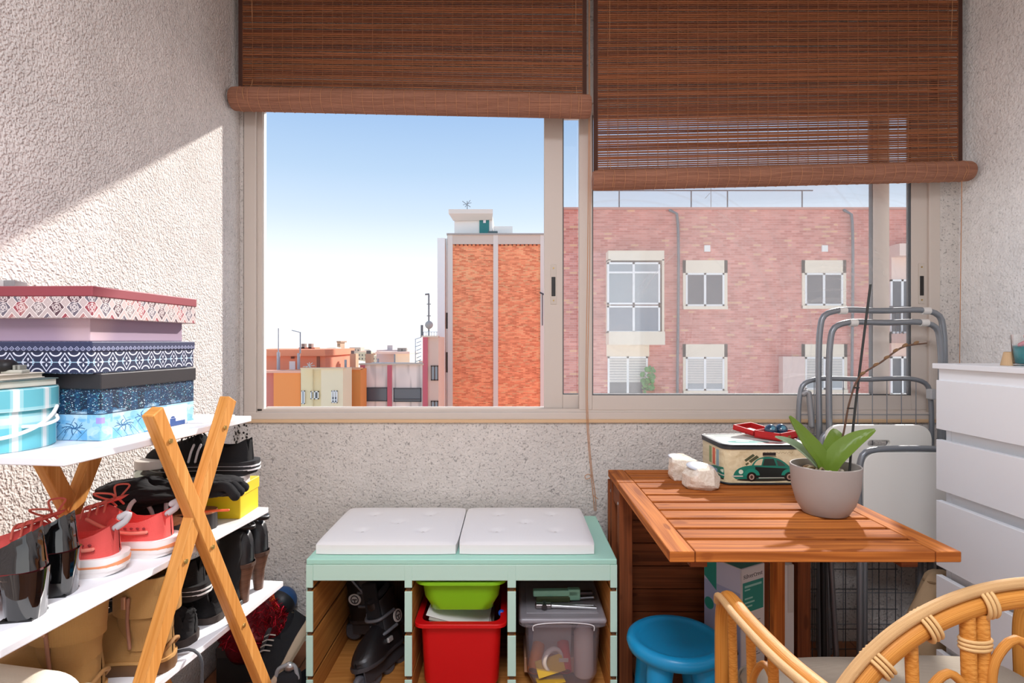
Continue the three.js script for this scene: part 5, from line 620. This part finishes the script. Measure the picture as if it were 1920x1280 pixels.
  part('lid_rim', [rim(h - 0.001, 0.003)], M(0x2b2f33, 0.35), lid); const lt = canvasTex(512, 400, (c, w, h_) => { c.fillStyle = '#e6ece6'; c.fillRect(0, 0, w, h_); c.fillStyle = '#c9d6d2'; c.fillRect(60, 40, 380, 60); c.fillRect(120, 130, 300, 40); c.fillStyle = '#1fb0a6'; c.beginPath(); c.ellipse(180, 300, 120, 44, 0, 0, 7); c.fill(); c.fillStyle = '#8a5a5a'; c.beginPath(); c.ellipse(290, 345, 80, 22, 0, 0, 7); c.fill(); c.fillStyle = '#e9f2ee'; c.beginPath(); c.ellipse(150, 290, 40, 14, 0, 0, 7); c.fill(); });
  const lp = loft([ring(w2 - 0.006, d2 - 0.006, h, 0.026), ring(w2 - 0.006, d2 - 0.006, h + 0.0008, 0.026)]).toNonIndexed(); lp.computeVertexNormals(); muv(lp); { const uv = lp.attributes.uv; for (let i = 0; i < uv.count; i++) uv.setXY(i, (uv.getX(i) + w2) / (2 * w2), 0.5 - uv.getY(i) / (2 * d2)); } part('lid_print', [lp], M(0xffffff, 0.25, { map: lt }), lid);
  // red wooden puzzle box with two balls
  const r = thing('red_box', 'open red wooden box with a tipped back lid on the car tin', 'box', [0.9, TT + h + 0.004, 0.315], 0.62), rm = wood([176, 30, 34], [206, 52, 50], 191, 0.5); const W = 0.054, D = 0.047;
  part('base', [bb(-W, W, 0, 0.004, -D, D)], rm, r); for (const [a, b2, c, e] of [[-W, W, D - 0.005, D], [-W, W, -D, -D + 0.005], [-W, -W + 0.005, -D, D], [W - 0.005, W, -D, D]]) part('side', [rb(a, b2, 0, 0.025, c, e, 0.001)], rm, r); part('divider', [bb(-0.002, 0.002, 0.004, 0.018, -D, D)], rm, r);
  const lidr = part('lid', [bb(-W, W, 0, 0.004, -0.006, 0), rb(-W, W, 0, 0.018, -0.082, -0.077, 0.001), rb(-W, W, 0, 0.018, -0.005, 0, 0.001), rb(-W, -W + 0.005, 0, 0.018, -0.08, 0, 0.001), rb(W - 0.005, W, 0, 0.018, -0.08, 0, 0.001), bb(-W, W, 0, 0.004, -0.08, 0)], rm, r); lidr.position.set(0.0, 0.004, -D - 0.002); lidr.rotation.x = 0.16; part('clasp', [rb(-0.008, 0.008, 0.008, 0.013, D, D + 0.002, 0.0008)], brassM, r);
  for (const [x, z, l] of [[-0.024, -0.004, 'left'], [0.012, 0.012, 'right']]) { const p = V(x, 0, z).applyAxisAngle(V(0, 1, 0), 0.62); const b = thing('meditation_ball', 'dark blue polished ball, ' + l + ' of the two in the red box', 'ball', [0.9 + p.x, TT + h + 0.0085, 0.315 + p.z], 0, 'dark blue polished balls'); part('ball', [new THREE.SphereGeometry(0.0215, 32, 20).translate(0, 0.0215, 0)], P(0x123a56, 0.15, { clearcoat: 1 }), b); part('enamel_spot', [new THREE.SphereGeometry(0.0217, 16, 8, 0, 6.3, 0, 0.35).rotateX(1.0).translate(0, 0.0215, 0)], P(0x5a8ea0, 0.2), b); }
}
function stone(label, x, z, turn, sd, sx, sy, sz) {
  const s = thing('geode_stone', label, 'stone', [x, TT, z], turn, 'pale geode stones'); const g = mergeVertices(new THREE.IcosahedronGeometry(1, 20).deleteAttribute('uv').deleteAttribute('normal'), 1e-4), p = g.attributes.position, planes = []; let q = sd; const R = () => (q = (q * 16807 + 11) % 2147483647) / 2147483647; for (let k = 0; k < 16; k++) { const a = R() * 6.283, e = R() * 2 - 1; planes.push([V(Math.cos(a) * Math.sqrt(1 - e * e), e, Math.sin(a) * Math.sqrt(1 - e * e)), 0.62 + R() * 0.26]); } planes.push([V(0.1, 1, 0.25).normalize(), 0.62], [V(0, -1, 0), 0.7]);
  for (let i = 0; i < p.count; i++) { const v = V(p.getX(i), p.getY(i), p.getZ(i)).normalize(); let r = 1; for (const [n, d] of planes) { const c = v.dot(n); if (c > 0.05) r = Math.min(r, d / c); } const a = Math.atan2(v.z, v.x) / 6.2832 + 0.5; r *= 1 + 0.05 * (vnoise(a, v.y * 0.5 + 0.5, 18, sd, 12) - 0.5) + 0.03 * (vnoise(a, v.y * 0.5 + 0.5, 50, sd + 1, 30) - 0.5); p.setXYZ(i, v.x * r * sx, v.y * r * sy + 0.7 * sy, v.z * r * sz); }
  g.computeVertexNormals(); const st = dataTex(128, 128, (u, v) => { const k = vnoise(u, v, 5, sd + 2), k2 = vnoise(u, v, 24, sd + 3); return [248 - 20 * k - 20 * k2, 240 - 26 * k - 26 * k2, 228 - 32 * k - 32 * k2]; }); part('rock', [muv(crease(g, 0.5))], M(0xffffff, 0.8, { map: rep(st, 12, 12) }), s);
  part('crystal_face', [new THREE.IcosahedronGeometry(1, 3).scale(sx * 0.62, 0.004, sz * 0.6).rotateX(0.22).rotateZ(-0.1).translate(-sx * 0.06, sy * 1.30, -sz * 0.05)], P(0xb9bcc4, 0.35), s); return s;
}
stone('pale geode stone farther back on the table, next to the tin corner', 0.572, 0.345, 0.4, 211, 0.074, 0.054, 0.058); stone('pale geode stone in front, with a rusty face, beside the tin', 0.598, 0.465, -0.3, 223, 0.07, 0.05, 0.058);
{ // orchid
  const o = thing('potted_orchid', 'flowerless orchid with green leaves in a grey pot on the table', 'plant', [0.84, TT, 0.74]), pm = M(0xa49a93, 0.6);
  part('pot', [lathe([[0, 0], [0.05, 0], [0.056, 0.003], [0.072, 0.03], [0.083, 0.07], [0.0875, 0.128], [0.085, 0.131], [0.0825, 0.128], [0.078, 0.07], [0.066, 0.03], [0, 0.02]], 56)], pm, o);
  part('bark', [new THREE.CylinderGeometry(0.076, 0.07, 0.01, 32).translate(0, 0.096, 0)], M(0x5c4633, 0.9), o); for (let k = 0; k < 46; k++) { const a = rr(0, 6.28), r = Math.sqrt(rnd()) * 0.07, pale = Math.cos(a) > 0.2; part(pale ? 'pebble' : 'bark_chip', [new THREE.IcosahedronGeometry(rr(0.006, 0.012), 1).scale(1.3, 0.8, 1).rotateX(rr(0, 3)).rotateY(rr(0, 6)).translate(Math.cos(a) * r, 0.104 + rr(0, 0.008), Math.sin(a) * r)], pale ? M(0xe3d6c4, 0.8) : M([0x8a6a48, 0xb39470, 0x6a4a30][k % 3], 0.9), o); }
  const lm = P(0x77962a, 0.42, { transmission: 0.3, thickness: 0 }), lm2 = P(0x9bb592, 0.4, { transmission: 0.2, thickness: 0 });
  const leaf = (pts, w, m, tilt) => { const c = new THREE.CatmullRomCurve3(pts), rings = []; for (let i = 0; i <= 22; i++) { const t = i / 22, p = c.getPoint(t), tg = c.getTangent(t), s = new THREE.Vector3().crossVectors(tg, V(tilt[0], tilt[1], tilt[2])).normalize(), n = new THREE.Vector3().crossVectors(s, tg).normalize(), ww = w * Math.pow(Math.sin(Math.PI * (0.12 + 0.86 * t)), 0.75), r = []; for (let k = -4; k <= 4; k++) { const f = k / 4; r.push(p.clone().add(s.clone().multiplyScalar(f * ww)).add(n.clone().multiplyScalar(Math.abs(f) * ww * 0.35 + 0.0012))); } for (let k = 4; k >= -4; k--) { const f = k / 4; r.push(p.clone().add(s.clone().multiplyScalar(f * ww)).add(n.clone().multiplyScalar(Math.abs(f) * ww * 0.35 - 0.0012))); } rings.push(r); } return crease(loft(rings), 0.9); };
  const L = part('leaf', [leaf([V(-0.002, 0.1, 0), V(-0.02, 0.15, 0.005), V(-0.06, 0.2, 0.01), V(-0.106, 0.262, 0.02)], 0.025, lm, [0.3, 0.25, 0.9])], lm, o);
  part('leaf', [leaf([V(0.004, 0.1, 0), V(0.02, 0.15, 0.01), V(0.062, 0.195, 0.02), V(0.115, 0.228, 0.03)], 0.025, lm, [-0.35, 0.5, 0.8])], lm, o); part('leaf', [leaf([V(0.0, 0.1, 0), V(-0.03, 0.14, -0.02), V(-0.07, 0.175, -0.04), V(-0.112, 0.196, -0.05)], 0.026, lm2, [0.1, 0.9, 0.3])], lm2, o); part('leaf', [leaf([V(0.006, 0.1, -0.01), V(0.03, 0.15, -0.03), V(0.06, 0.19, -0.06), V(0.08, 0.21, -0.1)], 0.024, lm, [0, 0.9, 0.4])], lm, o);
  const sk = [V(0.058, 0.1, 0.01), V(0.072, 0.235, 0.005), V(0.098, 0.43, 0.0), V(0.124, 0.612, -0.005)]; part('stake', [tube(sk, 0.0032, 20, 8)], M(0x20221f, 0.5), o);
  const sp = [V(0.012, 0.1, -0.01), V(0.045, 0.2, 0.0), V(0.062, 0.3, 0.006), V(0.088, 0.365, 0.006), V(0.15, 0.405, 0), V(0.215, 0.445, -0.01), V(0.285, 0.456, -0.02)]; const stem = part('flower_stem', [tube(sp, 0.0026, 60, 8)], M(0x5a4030, 0.7), o); const cc = new THREE.CatmullRomCurve3(sp); for (const t of [0.52, 0.62, 0.7, 0.77, 0.84, 0.92]) { const p = cc.getPoint(t); part('bud', [new THREE.SphereGeometry(0.0055, 10, 8).scale(1.6, 0.8, 0.8).rotateZ(0.5).translate(p.x + 0.003, p.y + 0.004, p.z)], M(0x7a5a3a, 0.7), stem); } for (const t of [0.3, 0.42]) { const p = cc.getPoint(t); part('clip', [new THREE.TorusGeometry(0.007, 0.0018, 6, 16).rotateX(1.4).translate(p.x + 0.006, p.y, p.z)], M(0x1c1c1c, 0.5), stem); }
  for (const [a, r] of [[2.4, 0.05], [3.2, 0.06], [2.9, 0.035]]) part('air_root', [tube([V(0, 0.11, 0), V(Math.cos(a) * r * 0.6, 0.125, Math.sin(a) * r * 0.6), V(Math.cos(a) * r, 0.108, Math.sin(a) * r)], 0.003, 14, 6)], M(0x9a8a6a, 0.8), o);
}
// ---------------------------------------------------------------- under and behind the table
{ const c = thing('appliance_box', 'upright appliance carton with green printed panel under the table', 'box', [0.728, 0, 0.45], 0.52);
  const H = 0.455, W = 0.115, D = 0.15; part('carton', [rb(-0, W, 0, H, -D, 0, 0.002)], M(0xd9d3d2, 0.7), c);
  const ft = canvasTex(256, 1024, (x, w, h) => { x.fillStyle = '#e6ded8'; x.fillRect(0, 0, w, h); x.fillStyle = '#2b2626'; x.font = 'bold 38px serif'; x.textAlign = 'center'; x.fillText('SilverCrest', w / 2, 72); x.fillStyle = '#2f9280'; x.fillRect(12, 100, w - 24, 220); x.fillStyle = '#9fd4c6'; x.fillRect(34, 124, 190, 16); x.fillRect(34, 152, 60, 10); x.fillRect(34, 214, 90, 12); x.fillRect(34, 244, 110, 12); x.fillRect(34, 272, 84, 12); x.fillStyle = '#8d8682'; let q = 9; const R = () => (q = (q * 16807) % 2147483647) / 2147483647; for (let k = 0; k < 34; k++) if (k % 11 !== 10) x.fillRect(50, 356 + k * 18, 80 + R() * 100, 7); });
  part('front_print', [new THREE.PlaneGeometry(W - 0.004, H - 0.004).translate(W / 2, H / 2, 0.0008)], M(0xffffff, 0.6, { map: ft }), c);
  const st = canvasTex(256, 768, (x, w, h) => { x.fillStyle = '#a9acc8'; x.fillRect(0, 0, w, h); x.fillStyle = '#c9c7d6'; x.fillRect(0, 0, w, 130); x.fillStyle = '#2f9280'; x.beginPath(); x.moveTo(0, 0); x.lineTo(90, 0); x.lineTo(90, 170); x.lineTo(0, 110); x.fill(); x.beginPath(); x.arc(36, 260, 34, 0, 7); x.fill(); x.strokeStyle = '#17161a'; x.lineCap = 'round'; x.lineWidth = 44; x.beginPath(); x.moveTo(140, 190); x.quadraticCurveTo(176, 290, 214, 400); x.stroke(); x.lineWidth = 22; x.lineTo(232, 460); x.stroke(); });
  part('side_print', [new THREE.PlaneGeometry(D - 0.004, H - 0.004).rotateY(-Math.PI / 2).translate(-0.0008, H / 2, -D / 2)], M(0xffffff, 0.6, { map: st }), c); part('top_flap', [rb(0.004, W - 0.004, H, H + 0.001, -D + 0.004, -0.004, 0.0004)], M(0x4f8a7e, 0.7), c);
  const w = thing('white_carton', 'slim white carton standing right of the appliance carton under the table', 'box', [0.905, 0, 0.41], 0.1); part('carton', [rb(-0.04, 0.012, 0, 0.455, -0.12, 0, 0.002)], M(0xd9d4ce, 0.7), w); part('tape', [bb(-0.0095, 0.0095, 0.30, 0.456, 0.0002, 0.001)], M(0xc8c0b6, 0.6), w);
}
{ const s = thing('childrens_stool', 'round blue plastic stool with conical legs under the table', 'stool', [0.491, 0, 0.555]), bm = P(0x149ad2, 0.32);
  part('seat', [lathe([[0, 0.288], [0.1, 0.29], [0.118, 0.297], [0.13, 0.3], [0.1415, 0.292], [0.145, 0.278], [0.14, 0.262], [0.126, 0.255], [0, 0.25]], 56)], bm, s); for (let k = 0; k < 4; k++) { const a = Math.PI / 4 + k * Math.PI / 2; part('leg', [rod(V(Math.cos(a) * 0.125, 0, Math.sin(a) * 0.125), V(Math.cos(a) * 0.085, 0.258, Math.sin(a) * 0.085), 0.024, 0.04, 24)], bm, s); }
}
function folding(label, x, z, w, top, y0, turn, tubeTop) {
  const f = thing('folding_chair', label, 'chair', [x, 0, z], turn, 'folded white chairs'); const R = 0.05, sh = new THREE.Shape(); sh.moveTo(-w + R, 0); sh.lineTo(w - R, 0); sh.quadraticCurveTo(w, 0, w, R); sh.lineTo(w, top - y0 - R); sh.quadraticCurveTo(w, top - y0, w - R, top - y0 + 0.004); sh.lineTo(-w + R, top - y0 + 0.004); sh.quadraticCurveTo(-w, top - y0, -w, top - y0 - R); sh.lineTo(-w, R); sh.quadraticCurveTo(-w, 0, -w + R, 0);
  if (!tubeTop) { const h = new THREE.Path(), hy = top - y0 - 0.06; h.moveTo(-0.03, hy - 0.014); h.lineTo(0.03, hy - 0.014); h.absarc(0.03, hy, 0.014, -Math.PI / 2, Math.PI / 2); h.lineTo(-0.03, hy + 0.014); h.absarc(-0.03, hy, 0.014, Math.PI / 2, Math.PI * 1.5); sh.holes.push(h); }
  part(tubeTop ? 'seat' : 'backrest', [new THREE.ExtrudeGeometry(sh, { depth: 0.014, bevelEnabled: true, bevelSize: 0.003, bevelThickness: 0.003, bevelSegments: 2, curveSegments: 10 }).translate(0, y0, 0)], whitePl, f);
  const e = w + 0.012, t = top + (tubeTop ? 0.014 : -0.02); part('frame', [tube([V(-e, 0.012, 0.01), V(-e, t * 0.6, 0.01), V(-e, t - 0.05, 0.01), V(-e + 0.015, t - 0.012, 0.01), V(-e + 0.055, t, 0.01), V(e - 0.055, t, 0.01), V(e - 0.015, t - 0.012, 0.01), V(e, t - 0.05, 0.01), V(e, t * 0.6, 0.01), V(e, 0.012, 0.01)].map((p) => tubeTop ? p : V(p.x, Math.min(p.y, t), -0.006)), 0.0105, 120, 12)], greyTube, f); part('rear_leg', [rod(V(-e + 0.03, 0.012, -0.014), V(-e + 0.03, t * 0.7, -0.014), 0.01)], greyTube, f); part('rear_leg', [rod(V(e - 0.03, 0.012, -0.014), V(e - 0.03, t * 0.7, -0.014), 0.01)], greyTube, f); return f;
}
folding('white folding chair leaning at the wall, its backrest with a hand slot', 1.34, 0.16, 0.19, 0.868, 0.45, 0, false); folding('white folding chair with a grey tube round its seat, in front of the slotted one', 1.385, 0.27, 0.165, 0.79, 0.45, 0, true);
{ // clothes airer
  const a = thing('clothes_airer', 'folded grey tubular clothes airer with wire grid in the corner', 'airer', [0, 0, 0]); const U = (x0, x1, top, z, r = 0.011, bot = 0.02) => tube([V(x0 - 0.004, bot, z), V(x0 - 0.002, top * 0.5, z), V(x0, top - 0.07, z), V(x0 + 0.014, top - 0.02, z), V(x0 + 0.06, top, z), V((x0 + x1) / 2, top, z), V(x1 - 0.06, top, z), V(x1 - 0.014, top - 0.02, z), V(x1, top - 0.07, z), V(x1, top * 0.5, z), V(x1, bot, z)], r, 160, 12);
  part('outer_frame', [U(1.165, 1.63, 1.296, 0.10)], greyTube, a); part('inner_frame', [U(1.19, 1.60, 1.25, 0.125)], greyTube, a); const wing = part('wing_frame', [U(1.10, 1.60, 1.035, 0.075, 0.009)], greyTube, a);
  for (const [x, y, z] of [[1.25, 1.296, 0.10], [1.565, 1.296, 0.10], [1.275, 1.25, 0.125], [1.54, 1.25, 0.125]]) part('plastic_clip', [rod(V(x - 0.014, y, z), V(x + 0.014, y, z), 0.0135, 0.0135, 16)], M(0xdedbd6, 0.5), a);
  for (let k = 1; k < 9; k++) part('wire', [rod(V(1.10 + k * 0.0556, 1.03, 0.075), V(1.10 + k * 0.0556, 0.03, 0.075), 0.0016, 0.0016, 6)], greyTube, wing); for (const y of [0.1, 0.22, 0.34, 0.46, 0.58, 0.7, 0.82, 0.9]) part('wire', [rod(V(1.10, y, 0.0755), V(1.60, y, 0.0755), 0.0016, 0.0016, 6)], greyTube, wing);
  part('hinge', [tube([V(1.112, 0.98, 0.08), V(1.125, 0.99, 0.085), V(1.135, 0.93, 0.085), V(1.14, 0.86, 0.085)], 0.011, 20, 10)], M(0x9a9c9e, 0.4, { metalness: 0.3 }), a); part('hinge', [rb(1.585, 1.605, 0.96, 1.0, 0.07, 0.10, 0.004)], M(0xb9b9b9, 0.5), a);
  const g = thing('wire_panel', 'coarse dark wire grid panel standing behind the table', 'grid', [0, 0, 0]); for (let k = 0; k < 8; k++) part('upright_wire', [rod(V(0.99 + k * 0.062, 0.01, 0.14), V(0.99 + k * 0.062, 0.66, 0.14), 0.0016, 0.0016, 6)], M(0x4a4c50, 0.5, { metalness: 0.4 }), g); for (let k = 0; k < 9; k++) part('cross_wire', [rod(V(0.985, 0.04 + k * 0.074, 0.142), V(1.43, 0.04 + k * 0.074, 0.142), 0.0016, 0.0016, 6)], M(0x4a4c50, 0.5, { metalness: 0.4 }), g);
  const t = thing('music_stand', 'folded stand with one black and two steel legs under the table corner', 'stand', [1.07, 0, 0.32]); part('leg', [rod(V(-0.012, 0.0, 0.01), V(-0.015, 0.6, 0), 0.009)], blackM, t); part('leg', [rod(V(0.03, 0.0, 0.02), V(0.002, 0.6, 0.004), 0.009)], M(0x77787c, 0.3, { metalness: 0.6 }), t); part('leg', [rod(V(0.015, 0.0, -0.02), V(-0.006, 0.6, -0.006), 0.008)], M(0x77787c, 0.3, { metalness: 0.6 }), t); part('collar', [rod(V(-0.006, 0.58, 0), V(-0.006, 0.62, 0), 0.02)], blackM, t);
  const b = thing('canvas_bag', 'tan canvas sack slumped between the chest of drawers and the airer', 'bag', [1.36, 0, 0.40]); const RR = []; for (const [y, rx, rz, dx] of [[0, 0.1, 0.06, 0], [0.02, 0.11, 0.07, 0], [0.12, 0.105, 0.07, -0.01], [0.26, 0.085, 0.055, 0.01], [0.36, 0.06, 0.04, 0.03], [0.42, 0.04, 0.028, 0.035], [0.43, 0.03, 0.02, 0.035]]) { const r = []; for (let q = 0; q < 24; q++) { const a2 = q / 24 * Math.PI * 2, n = 1 + 0.08 * Math.sin(q * 1.9 + y * 30); r.push(V(dx + Math.cos(a2) * rx * n, y, Math.sin(a2) * rz * n)); } RR.push(r); } part('sack', [loft(RR)], fabric(0xb59a78), b); part('tie', [new THREE.TorusGeometry(0.045, 0.004, 8, 24).rotateX(Math.PI / 2).scale(1, 1, 0.7).translate(0.034, 0.4, 0)], M(0x8a7050, 0.8), b);
  const e = thing('extension_socket', 'white power strip on the wall edge between bench and table', 'socket', [0.3345, 0.452, 0.03]); part('strip', [rb(-0.006, 0.006, -0.03, 0.03, -0.028, 0.02, 0.003)], M(0xe6dcd8, 0.5), e); part('plug', [rod(V(-0.004, 0.02, 0.02), V(-0.004, 0.035, 0.032), 0.005)], M(0x2a2024, 0.6), e);
}
// ---------------------------------------------------------------- chest of drawers
const DX = 1.287, DZ0 = 0.534, DZ1 = 1.334;
{ const c = thing('chest_of_drawers', 'white chest of drawers with grip gaps against the right wall', 'chest', [0, 0, 0]); const fr = [0.884 - 0.0, 0]; 
  part('carcass', [bb(DX + 0.028, XR - 0.012, 0.0, 1.06, DZ0 + 0.004, DZ0 + 0.022), bb(DX + 0.028, XR - 0.012, 0, 1.06, DZ1 - 0.022, DZ1 - 0.004), bb(XR - 0.02, XR - 0.012, 0, 1.06, DZ0 + 0.004, DZ1 - 0.004), bb(DX + 0.03, XR - 0.012, 0.02, 1.06, DZ0 + 0.02, DZ1 - 0.02)], whiteDresser, c);
  part('top_board', [rb(DX - 0.008, XR - 0.012, 1.098, 1.114, DZ0 - 0.006, DZ1 + 0.006, 0.002), bb(DX + 0.006, XR - 0.012, 1.06, 1.098, DZ0 + 0.004, DZ1 - 0.004)], whiteDresser, c);
  for (const [y0, y1] of [[0.916, 1.0634], [0.733, 0.884], [0.503, 0.700], [0.275, 0.474], [0.05, 0.247]]) { const d = part('drawer', [rb(DX, DX + 0.018, y0, y1, DZ0, DZ1, 0.0015)], whiteDresser, c); part('drawer_box', [bb(DX + 0.018, DX + 0.0295, y0 + 0.01, y1 - 0.02, DZ0 + 0.03, DZ1 - 0.03)], whiteDresser, d); }
  const k = thing('cork_stopper', 'tapered beige cork on the chest of drawers beside the glass', 'cork', [1.365, 1.114, BACK - 1.60]); part('cork', [lathe([[0, 0], [0.0175, 0], [0.018, 0.001], [0.011, 0.036], [0.01, 0.037], [0, 0.037]], 28)], wood([196, 160, 120], [222, 190, 150], 231, 0.8, 20), k); part('cork_face', [lathe([[0, 0.037], [0.009, 0.037], [0.0085, 0.0378], [0, 0.0378]], 20)], M(0xcfae86, 0.9), k);
  const g = thing('candle_glass', 'glass with teal wax and pink and red sweets on the chest of drawers', 'glass', [1.392, 1.114, BACK - 1.57]); part('glass', [lathe([[0, 0.001], [0.03, 0.001], [0.033, 0.004], [0.036, 0.085], [0.0345, 0.085], [0.0315, 0.006], [0, 0.004]], 36)], P(0xffffff, 0.02, { transmission: 1, thickness: 0.002 }), g); part('wax', [lathe([[0, 0.006], [0.028, 0.006], [0.031, 0.03], [0.0325, 0.052], [0, 0.05]], 30)], P(0x0a9aa2, 0.3), g); part('pink_sweet', [tube([V(-0.025, 0.056, 0.005), V(-0.01, 0.066, 0.016), V(0.008, 0.06, 0.02), V(0.022, 0.056, 0.01)], 0.006, 24, 8)], M(0xf2a8b4, 0.5), g); part('red_sweet', [new THREE.SphereGeometry(0.009, 18, 12).scale(0.9, 1.3, 0.8).translate(-0.012, 0.079, 0.012)], M(0xd84a48, 0.5), g); part('dark_sweet', [new THREE.SphereGeometry(0.006, 14, 10).scale(2, 0.6, 1).translate(0.01, 0.07, 0.014)], M(0x2a2a2c, 0.5), g);
}
// ---------------------------------------------------------------- rattan chair in front
{ const c = thing('rattan_chair', 'honey coloured rattan armchair with a linen seat cushion, nearest the viewer', 'chair', [0, 0, 0]); const rm = wood([186, 116, 44], [222, 156, 76], 241, 0.4, 3, 1.1), pale = wood([192, 144, 92], [222, 182, 130], 251, 0.55, 5, 1.3), wrapM = M(0xd6ac72, 0.6);
  const cx = 0.80, zb = BACK - 0.84, hw = 0.362; const arch = (k, off = 0, dz = 0) => { const a = Math.PI * k; return V(cx - Math.cos(a) * (hw + off), 0.47 + Math.sin(a) * (0.326 + off), zb + dz - 0.04 * Math.sin(a)); };
  const A = []; for (let k = 0; k <= 24; k++) A.push(arch(k / 24)); const A2 = []; for (let k = 0; k <= 24; k++) A2.push(arch(k / 24, 0.023, 0.006));
  const bk = part('back_hoop', [tube(A, 0.0165, 120, 14)], rm, c); part('back_rim', [tube(A2, 0.0085, 120, 10)], pale, bk);
  for (const t of [0.16, 0.25, 0.335, 0.42, 0.58, 0.66, 0.75, 0.84]) { const p = arch(t), q = arch(t + 0.01), tg = q.clone().sub(p).normalize(); for (let i = -1; i <= 1; i++) { const w = new THREE.TorusGeometry(0.0185, 0.003, 8, 24); w.scale(1, 1.15, 1); w.applyQuaternion(new THREE.Quaternion().setFromUnitVectors(V(0, 0, 1), tg)); const pp = p.clone().add(tg.clone().multiplyScalar(i * 0.0068)); part('binding', [w.translate(pp.x, pp.y + 0.002, pp.z + 0.003)], wrapM, bk); } }
  for (const [x, n] of [[-0.2, 1], [-0.105, 2], [0, 2], [0.105, 2], [0.2, 1]]) { const k = Math.acos(-x / hw) / Math.PI, top = arch(k).y - 0.01; for (let i = 0; i < n; i++) { const xx = cx + x + (n > 1 ? (i - 0.5) * 0.021 : 0); part('back_cane', [rod(V(xx, 0.42, zb - 0.02), V(xx, top, zb - 0.035), n > 1 ? 0.0105 : 0.009)], rm, c); } if (n > 1) for (let i = 0; i < 3; i++) part('binding', [new THREE.TorusGeometry(0.021, 0.003, 6, 24).rotateX(Math.PI / 2).scale(1.05, 1, 0.62).translate(cx + x, top - 0.05 + i * 0.006, zb - 0.033)], wrapM, c); }
  for (const x of [-0.155, -0.055, 0.055, 0.155]) part('cane_loop', [tube([V(cx + x - 0.036, 0.42, zb - 0.02), V(cx + x - 0.036, 0.62, zb - 0.02), V(cx + x - 0.03, 0.66 + (0.155 - Math.abs(x)) * 0.5, zb - 0.02), V(cx + x, 0.69 + (0.155 - Math.abs(x)) * 0.5, zb - 0.02), V(cx + x + 0.03, 0.66 + (0.155 - Math.abs(x)) * 0.5, zb - 0.02), V(cx + x + 0.036, 0.62, zb - 0.02), V(cx + x + 0.036, 0.42, zb - 0.02)], 0.0065, 60, 8)], rm, c);
  for (const s of [-1, 1]) { const ax = cx + s * 0.345, arm = new THREE.Group(); arm.name = 'armrest'; c.add(arm); const P0 = [V(ax - s * 0.01, 0.66, zb - 0.0), V(ax, 0.65, zb - 0.12), V(ax, 0.64, zb - 0.28), V(ax - s * 0.008, 0.628, zb - 0.41), V(ax - s * 0.012, 0.59, zb - 0.445), V(ax - s * 0.012, 0.4, zb - 0.45), V(ax - s * 0.012, 0.0, zb - 0.44)];
    part('arm_cane', [tube(P0, 0.0165, 100, 14)], rm, arm); part('arm_rim', [tube(P0.slice(0, 4).concat([V(ax - s * 0.012, 0.61, zb - 0.425)]).map((p) => p.clone().add(V(s * 0.021, 0.006, 0))), 0.0075, 60, 10)], pale, arm);
    for (let k = 0; k < 4; k++) part('side_cane', [rod(V(ax - s * 0.005, 0.42, zb - 0.08 - k * 0.095), V(ax, 0.645 - k * 0.004, zb - 0.08 - k * 0.095), 0.009)], rm, arm); part('side_loop', [tube([V(ax, 0.43, zb - 0.13), V(ax, 0.54, zb - 0.14), V(ax, 0.6, zb - 0.2), V(ax, 0.54, zb - 0.26), V(ax, 0.43, zb - 0.27)], 0.0065, 40, 8)], rm, arm); }
  part('seat_ring', [tube([V(cx - 0.33, 0.41, zb), V(cx - 0.34, 0.41, zb - 0.25), V(cx - 0.3, 0.41, zb - 0.45), V(cx, 0.41, zb - 0.49), V(cx + 0.3, 0.41, zb - 0.45), V(cx + 0.34, 0.41, zb - 0.25), V(cx + 0.33, 0.41, zb), V(cx, 0.41, zb + 0.03)], 0.017, 120, 12, true)], rm, c); part('seat_weave', [rb(cx - 0.32, cx + 0.32, 0.398, 0.412, zb - 0.46, zb + 0.0, 0.005)], M(0xb98b50, 0.8), c);
  for (const x of [-0.31, 0.31]) part('leg', [rod(V(cx + x, 0, zb + 0.03), V(cx + x, 0.47, zb), 0.0165)], rm, c);
  const q = thing('chair_cushion', 'grey beige linen cushion on the rattan chair seat', 'cushion', [cx, 0.412, zb - 0.255], 0.03); const R = []; const sq = (w, d, y) => { const r = []; for (let i = 0; i < 56; i++) { const a = i / 56 * Math.PI * 2, cs = Math.cos(a), sn = Math.sin(a), m = Math.pow(Math.pow(Math.abs(cs), 7) + Math.pow(Math.abs(sn), 7), -1 / 7); r.push(V(cs * m * w, y + 0.004 * Math.sin(a * 9) * (w < 0.28 ? 1 : 0.2), sn * m * d)); } return r; }; for (const [w, d, y] of [[0.2, 0.16, 0.002], [0.285, 0.215, 0.004], [0.305, 0.232, 0.03], [0.308, 0.235, 0.036], [0.305, 0.232, 0.042], [0.28, 0.21, 0.062], [0.2, 0.15, 0.074], [0.1, 0.07, 0.078], [0.01, 0.01, 0.079]]) R.push(sq(w, d, y)); part('pad', [crease(loft(R), 0.9)], fabric(0x9f9484, { bumpMap: rep(weaveH, 3, 3) }), q); const pr = sq(0.309, 0.236, 0.036); part('piping', [tube(pr, 0.004, 200, 6, true)], fabric(0xaca08e), q); part('seam', [tube([V(-0.1, 0.074, -0.12), V(-0.095, 0.0775, 0), V(-0.09, 0.0745, 0.11)], 0.0016, 30, 6)], fabric(0x9a8e7c), q);
}
renderer.render(scene, camera);
